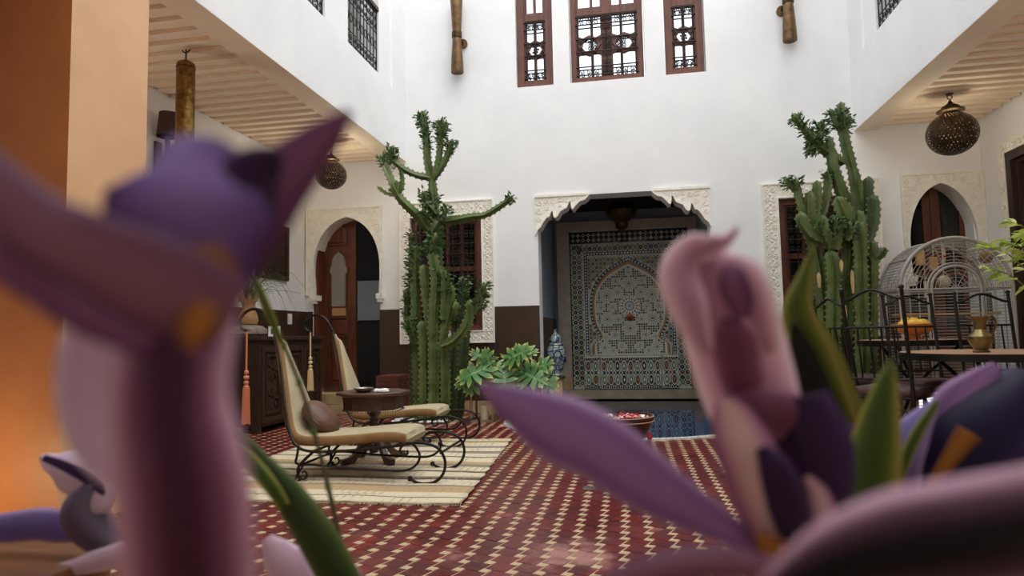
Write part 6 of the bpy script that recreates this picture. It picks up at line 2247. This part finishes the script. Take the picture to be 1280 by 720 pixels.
def petal(parent, spine, hw, m, cup=.25, roll=0.0, ruffle=0.0, nu=9, nv=22, name='petal', thick=.0006, flip=False):
    P = catmull([tuple(at(*p)) for p in spine], nv)
    D = catmull([(p[2],) for p in spine], nv)
    Hh = catmull([(h,) for h in hw], nv)
    mb = MB()
    mb.uv = []
    rows = []
    ph = random.random() * 6
    for i, p in enumerate(P):
        p = V(p)
        t = (V(P[min(i + 1, nv)]) - V(P[max(i - 1, 0)])).normalized()
        view = (p - CAMLOC).normalized()
        sd = t.cross(view).normalized()
        nn = sd.cross(t).normalized()
        if nn.dot(view) < 0:
            nn = -nn
        sd2 = sd * cos(roll) + nn * sin(roll)
        n2 = nn * cos(roll) - sd * sin(roll)
        w = max(Hh[i][0], .5) * D[i][0] / FPX
        row = []
        for j in range(nu):
            u = -1 + 2 * j / (nu - 1)
            ed = 1 + ruffle * sin(ph + i * .9 + (2 if u > 0 else 0)) * abs(u)
            z = cup * w * (u * u - .35) + ruffle * w * .8 * abs(u) ** 2 * sin(ph + i * 1.1 + u * 2)
            row.append(p + sd2 * u * w * ed + n2 * z)
            mb.uv.append((j / (nu - 1), i / nv))
        rows.append(row)
    mb.grid(rows)
    ob = mb.build(name, m, parent, angle=180)
    s_ = ob.modifiers.new('thick', 'SOLIDIFY')
    s_.thickness = thick
    s_.offset = 0
    return ob

def lump(parent, px, py, d, r, m, name='beard', sx=1.0, sy=1.0):
    c = at(px, py, d)
    r = r * d / FPX
    mb = MB()
    mb.uv = []
    for i in range(9):
        for j in range(12):
            mb.uv.append((.5, .5))
    rows = [[c + CM @ V((r * sx * cos(2 * pi * j / 12) * sin(pi * i / 8), r * sy * sin(2 * pi * j / 12) * sin(pi * i / 8), r * .5 * cos(pi * i / 8))) for j in range(12)] for i in range(9)]
    mb.grid([q for q in rows])
    o = len(mb.v)
    for i in range(8):
        mb.f.append((i * 12 + 11, i * 12, (i + 1) * 12, (i + 1) * 12 + 11))
        mb.m.append(0)
    return mb.build(name, m, parent, angle=180)

VASE = V((.06, .30, .50))
def stem(parent, px, py, d, to, r=.0045, via=None):
    p = at(px, py, d)
    pts = [tuple(p)] + ([tuple(via)] if via else []) + [tuple(V(to) + V((0, 0, .16))), tuple(V(to) + V((0, 0, .02)))]
    return MB().tube(catmull(pts, 16), r, 7).build('stem', STALK, parent)

# pedestal and bowl vase just under the frame
t = thing('flower_stand', 'round wooden stand under the vase of irises, close to the camera', 'stand', (VASE.x, VASE.y, 0))
MB().lathe([(0, .47), (.25, .47), (.255, .48), (.255, .495), (.25, .5), (0, .5)], 36, (VASE.x, VASE.y, 0)).build('top', WOOD_TABLE, t)
MB().lathe([(0, 0), (.17, 0), (.17, .02), (.04, .05), (.03, .2), (.045, .3), (.03, .44), (.06, .47), (0, .47)], 20, (VASE.x, VASE.y, 0)).build('column', WOOD_TABLE, t)
t = thing('vase', 'wide pewter bowl vase on the round wooden stand holding the irises', 'vase', (VASE.x, VASE.y, .5))
MB().lathe([(0, .502), (.09, .502), (.15, .54), (.165, .60), (.15, .655), (.14, .655), (.152, .60), (.13, .545), (0, .515)], 36, (VASE.x, VASE.y, 0)).build('body', PEWTER, t)

# --- iris at the left, nearest the lens
A = thing('iris', 'big purple iris at the left, very close and most blurred, with a maroon hanging petal', 'flower', tuple(VASE + V((-.05, -.05, .02))), 'irises in the bowl vase')
petal(A, [(248, 330, .135), (224, 400, .122), (210, 500, .117), (228, 620, .116), (240, 780, .12)], [54, 66, 70, 78, 78], P_MAR, .45, -.15)
petal(A, [(238, 420, .138), (230, 340, .132), (231, 262, .130), (227, 205, .134), (212, 178, .138)], [38, 82, 98, 70, 20], P_PUR, .3, .1, .05)
petal(A, [(240, 366, .142), (300, 288, .144), (350, 226, .148), (396, 178, .152), (438, 140, .154)], [50, 48, 38, 25, 5], P_PLUM, .3, .15)
petal(A, [(280, 340, .138), (304, 266, .137), (322, 218, .139), (348, 192, .141)], [26, 42, 36, 12], P_DEEP, .4, -.3)
petal(A, [(290, 400, .118), (200, 360, .112), (110, 318, .110), (40, 280, .112), (-40, 200, .116)], [46, 62, 52, 44, 30], P_MAU, .35, .25)
petal(A, [(190, 430, .116), (110, 392, .113), (40, 350, .112), (-60, 290, .113)], [20, 26, 24, 20], P_PLUM, .3, -.1)
petal(A, [(180, 350, .165), (134, 410, .165), (122, 490, .165), (136, 560, .165), (160, 610, .165)], [20, 42, 44, 34, 12], P_PALE, .3, .3)
petal(A, [(272, 330, .135), (258, 420, .131), (262, 520, .130), (282, 620, .131), (306, 760, .136)], [8, 16, 18, 22, 18], P_PALE, .3, .5)
petal(A, [(288, 352, .126), (262, 326, .126), (240, 312, .127)], [16, 24, 10], P_ORANGE, .2, 0, 0, name='signal_patch')
petal(A, [(262, 380, .1145), (246, 408, .1125), (240, 436, .112)], [14, 26, 8], P_ORANGE, .2, 0, 0, name='signal_patch')
stem(A, 262, 790, .124, tuple(VASE + V((-.05, -.05, 0))))

# --- iris in the middle, pink hood and long reaching petal
B = thing('iris', 'dusty pink and purple iris with one long petal reaching left across the floor', 'flower', tuple(VASE + V((0, 0, .02))), 'irises in the bowl vase')
petal(B, [(952, 548, .262), (932, 480, .258), (910, 407, .254), (889, 348, .254), (880, 312, .258)], [54, 60, 60, 52, 26], P_HOOD, .6, .05)
petal(B, [(940, 520, .25), (927, 474, .247), (916, 428, .246), (908, 398, .248)], [18, 26, 26, 10], P_HDARK, .3, 0)
petal(B, [(882, 440, .243), (864, 386, .243), (853, 344, .247), (868, 314, .25), (894, 311, .25)], [12, 26, 28, 22, 12], P_HOOD, .5, -.4)
petal(B, [(962, 440, .245), (944, 388, .243), (926, 350, .246), (908, 330, .25)], [12, 24, 28, 18], P_HOOD, .5, .3)
petal(B, [(872, 318, .25), (892, 306, .248), (908, 300, .25), (922, 285, .252)], [14, 14, 8, 3], P_HOOD, .3, 0)
petal(B, [(930, 398, .241), (922, 372, .240), (914, 348, .242), (908, 336, .245)], [8, 17, 17, 8], P_PLUM, .3, .2)
petal(B, [(962, 692, .235), (875, 644, .228), (805, 602, .225), (750, 562, .226), (695, 536, .230), (645, 508, .234), (600, 482, .238)], [8, 26, 40, 44, 44, 26, 3], P_LONG, .35, .15)
petal(B, [(985, 700, .232), (962, 640, .230), (936, 570, .232), (914, 520, .238), (902, 500, .24)], [26, 36, 36, 26, 8], P_STRIPE, .35, -.1)
petal(B, [(1010, 700, .238), (1010, 630, .238), (1004, 560, .242), (985, 500, .248)], [30, 46, 56, 46], P_DEEP, .4, .2)
petal(B, [(1000, 690, .226), (985, 640, .224), (968, 590, .226), (950, 560, .23)], [18, 26, 22, 8], P_DEEP, .5, .2)
petal(B, [(1020, 690, .23), (1030, 655, .23), (1024, 620, .233), (1008, 596, .236)], [10, 16, 13, 4], P_STRIPE, .3, 0)
petal(B, [(1000, 520, .245), (950, 515, .243), (905, 525, .246)], [30, 34, 20], P_HDARK, .5, 0)
petal(B, [(950, 750, .138), (1040, 712, .132), (1130, 690, .129), (1220, 676, .129), (1340, 655, .132)], [14, 50, 70, 74, 74], petal_mat('iris_dark_pink_mound', (18, 8, 14), (96, 60, 80), (212, 164, 188)), .5, -.2)
petal(B, [(980, 716, .2), (900, 702, .196), (820, 712, .195), (740, 740, .198)], [14, 18, 18, 12], P_MAU, .4, 0)
petal(B, [(990, 712, .226), (966, 690, .222), (950, 668, .223)], [26, 22, 6], P_ORANGE, .3, 0, name='signal_patch')
stem(B, 990, 722, .236, tuple(VASE + V((.02, .02, 0))))

# --- dark iris at the right
Cc = thing('iris', 'dark navy violet iris with an orange stripe at the right edge', 'flower', tuple(VASE + V((.08, .06, .02))), 'irises in the bowl vase')
petal(Cc, [(1120, 690, .43), (1150, 620, .425), (1190, 560, .42), (1235, 515, .42), (1290, 468, .43)], [30, 52, 60, 54, 22], P_NAVY, .4, .25)
petal(Cc, [(1130, 668, .416), (1160, 616, .411), (1190, 570, .407), (1212, 540, .405)], [5, 7, 11, 15], P_ORANGE, .2, 0, name='signal_patch')
petal(Cc, [(1165, 570, .43), (1198, 515, .43), (1226, 482, .432), (1247, 458, .435)], [20, 32, 22, 7], P_LONG, .3, -.3)
petal(Cc, [(1130, 640, .424), (1126, 580, .42), (1140, 540, .424), (1170, 502, .43)], [16, 22, 20, 5], P_BLUE, .4, .2)
petal(Cc, [(1110, 680, .41), (1124, 600, .408), (1145, 545, .41), (1172, 502, .415)], [3, 6, 7, 3], G_LIT, .2, 0, name='leaf')
petal(Cc, [(1130, 700, .44), (1200, 640, .44), (1260, 600, .442), (1320, 560, .445)], [40, 52, 50, 40], petal_mat('iris_black_violet', (46, 36, 60), (40, 32, 54), (52, 40, 66)), .4, 0)
petal(Cc, [(1230, 560, .44), (1262, 500, .44), (1290, 480, .445)], [16, 22, 14], P_BLUE, .3, 0)
stem(Cc, 1128, 705, .43, tuple(VASE + V((.08, .06, 0))))
for k, (sp, hw, m, lab) in enumerate((
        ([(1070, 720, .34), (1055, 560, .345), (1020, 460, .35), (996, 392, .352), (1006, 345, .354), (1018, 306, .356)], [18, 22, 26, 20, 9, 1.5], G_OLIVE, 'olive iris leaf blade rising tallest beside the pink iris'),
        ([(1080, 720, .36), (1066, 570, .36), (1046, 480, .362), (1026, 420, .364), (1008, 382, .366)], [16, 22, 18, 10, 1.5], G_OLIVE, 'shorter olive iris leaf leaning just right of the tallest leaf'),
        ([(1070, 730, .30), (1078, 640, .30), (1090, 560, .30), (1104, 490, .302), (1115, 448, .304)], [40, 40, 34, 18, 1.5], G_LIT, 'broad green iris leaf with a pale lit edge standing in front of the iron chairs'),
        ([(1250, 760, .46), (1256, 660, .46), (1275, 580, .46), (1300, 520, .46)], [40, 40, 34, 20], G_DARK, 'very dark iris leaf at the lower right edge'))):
    tt = thing('iris_leaf', lab, 'leaf', tuple(VASE + V((.03 + k * .02, .02, .02))), 'iris leaves in the bowl vase')
    petal(tt, sp, hw, m, .35, .35 if k != 2 else .55, name='blade')
    if k == 0:
        petal(tt, [(1030, 600, .338), (1018, 520, .34), (1006, 460, .342), (992, 405, .344)], [26, 28, 20, 3], G_SHADE, .3, .2, name='shade_blade')  # dark sheet standing in for the shaded inside of the tall leaf
    stem(tt, sp[0][0], sp[0][1], sp[0][2], tuple(VASE + V((.03 + k * .02, .02, 0))), .004)
F_ = thing('iris', 'small dark purple iris bud between the broad leaf and the pink iris', 'flower', tuple(VASE + V((.05, .03, .02))), 'irises in the bowl vase')
petal(F_, [(1030, 580, .33), (1056, 560, .33), (1080, 545, .332), (1090, 530, .334)], [8, 20, 22, 6], P_DEEP, .5, 0)
petal(F_, [(1036, 560, .325), (1050, 548, .324)], [5, 9], P_ORANGE, .2, 0, name='signal_patch')
stem(F_, 1032, 582, .332, tuple(VASE + V((.05, .03, 0))), .003)

# --- green blade and thin stem left of the middle
tt = thing('iris_leaf', 'long dark green iris leaf slanting down right, in front of the rug corner', 'leaf', tuple(VASE + V((-.08, .02, .02))), 'iris leaves in the bowl vase')
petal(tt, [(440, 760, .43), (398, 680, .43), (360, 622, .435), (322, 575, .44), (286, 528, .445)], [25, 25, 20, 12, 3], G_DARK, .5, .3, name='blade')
petal(tt, [(356, 634, .425), (336, 604, .425), (312, 574, .43), (296, 552, .432)], [7, 9, 8, 2], G_LIT, .3, 0, name='blade')  # narrow paler strip: the blade's highlight painted as a second surface
stem(tt, 440, 760, .43, tuple(VASE + V((-.08, .02, 0))), .004)
tt = thing('grass_stalk', 'thin brown jointed stalk crossing in front of the near lounge chair', 'stalk', tuple(VASE + V((-.06, .05, .02))))
pts = [tuple(at(*p)) for p in ((440, 760, .5), (424, 670, .5), (402, 575, .5), (378, 490, .5), (352, 425, .5), (332, 382, .5), (318, 352, .5))]
MB().tube(catmull(pts + [], 24), [.0021 * (1 - .02 * i) for i in range(25)], 6).build('stalk', mat('dry_green_stalk', (104, 96, 60), (80, 76, 46), 9, .6), tt)
jn = MB()
for p in ((410, 608, .5), (392, 540, .5), (374, 478, .5), (355, 432, .5), (342, 402, .5)):
    jn.lathe([(0, -.004), (.0022, -.002), (.0026, 0), (.0022, .002), (0, .004)], 7, at(*p))
jn.build('joints', STALK, tt, kind='stuff')
petal(tt, [(352, 428, .497), (338, 396, .496), (324, 362, .497), (314, 340, .498)], [3, 5, 4.5, 1], G_OLIVE, .3, 0, name='sheath')
stem(tt, 440, 760, .5, tuple(VASE + V((-.06, .05, 0))), .003)

# --- wooden table at the left with a cut iris lying on it
TZ = at(60, 680, .64).z
rx = at(140, 690, .62).x
t = thing('wood_table', 'brown wooden table corner at the lower left edge under the lying irises', 'table', (rx - .35, .4, 0))
fyE = at(60, 668, .66).y
tp = MB().prism([(rx - .75, .05), (rx, .05), (rx, fyE - .03), (rx - .02, fyE), (rx - .75, fyE)], TZ - .035, TZ, lambda u, w, d: (u, w, d))
bevel(tp.build('tabletop', mat('brown_orange_wood', (128, 78, 40), (92, 50, 24), 6, .45, bump=.3, bscale=26, stretch=(1.2, 8, 4)), t, smooth=False), .006)
for a in (rx - .7, rx - .06):
    for b in (.1, fyE - .08):
        MB().box(a, a + .04, b, b + .04, 0, TZ - .035).build('leg', WOOD_TABLE, t, smooth=False)
E_ = thing('iris', 'pinkish iris with a blue-violet petal lying over the wooden table at the lower left', 'flower', tuple(at(110, 680, .60)))
petal(E_, [(156, 606, .60), (122, 594, .60), (88, 584, .602), (64, 576, .604), (51, 570, .606)], [38, 36, 25, 12, 3], P_PALE, .35, -.2, .08)
petal(E_, [(140, 622, .592), (112, 600, .592), (84, 584, .594), (54, 572, .596)], [4, 6, 6, 4], P_DEEP, .2, 0, .0)
petal(E_, [(150, 672, .605), (90, 660, .61), (30, 658, .615), (-40, 668, .62)], [10, 19, 20, 15], P_BLUE, .4, .3, .04)
petal(E_, [(150, 690, .59), (118, 662, .588), (104, 636, .588), (116, 606, .592)], [14, 24, 24, 8], P_GREY, .8, 0)
petal(E_, [(210, 688, .575), (150, 694, .575), (100, 708, .578), (44, 717, .58)], [14, 15, 11, 3], P_PALE, .4, .2, .05)
stem_ = MB().tube(catmull([tuple(at(150, 690, .59)), tuple(at(180, 730, .56)), (rx - .02, .35, TZ + .01), (rx - .06, .25, TZ + .008)], 12), .004, 7).build('stem', STALK, E_)
G_ = thing('iris', 'pale pink small iris low behind the slanting green leaf', 'flower', tuple(VASE + V((-.1, .06, .02))), 'irises in the bowl vase')
petal(G_, [(380, 760, .52), (362, 712, .52), (346, 690, .52), (334, 672, .522)], [26, 26, 18, 6], P_PALE, .5, 0, .05)
petal(G_, [(420, 740, .515), (412, 690, .515), (404, 664, .517), (396, 650, .52)], [10, 14, 12, 4], P_HOOD, .5, 0, .05)
petal(G_, [(452, 740, .515), (447, 720, .515), (444, 708, .517)], [6, 5, 2], WHITE_MAT if False else P_PALE, .3, 0)
stem(G_, 390, 765, .52, tuple(VASE + V((-.1, .06, 0))), .003)
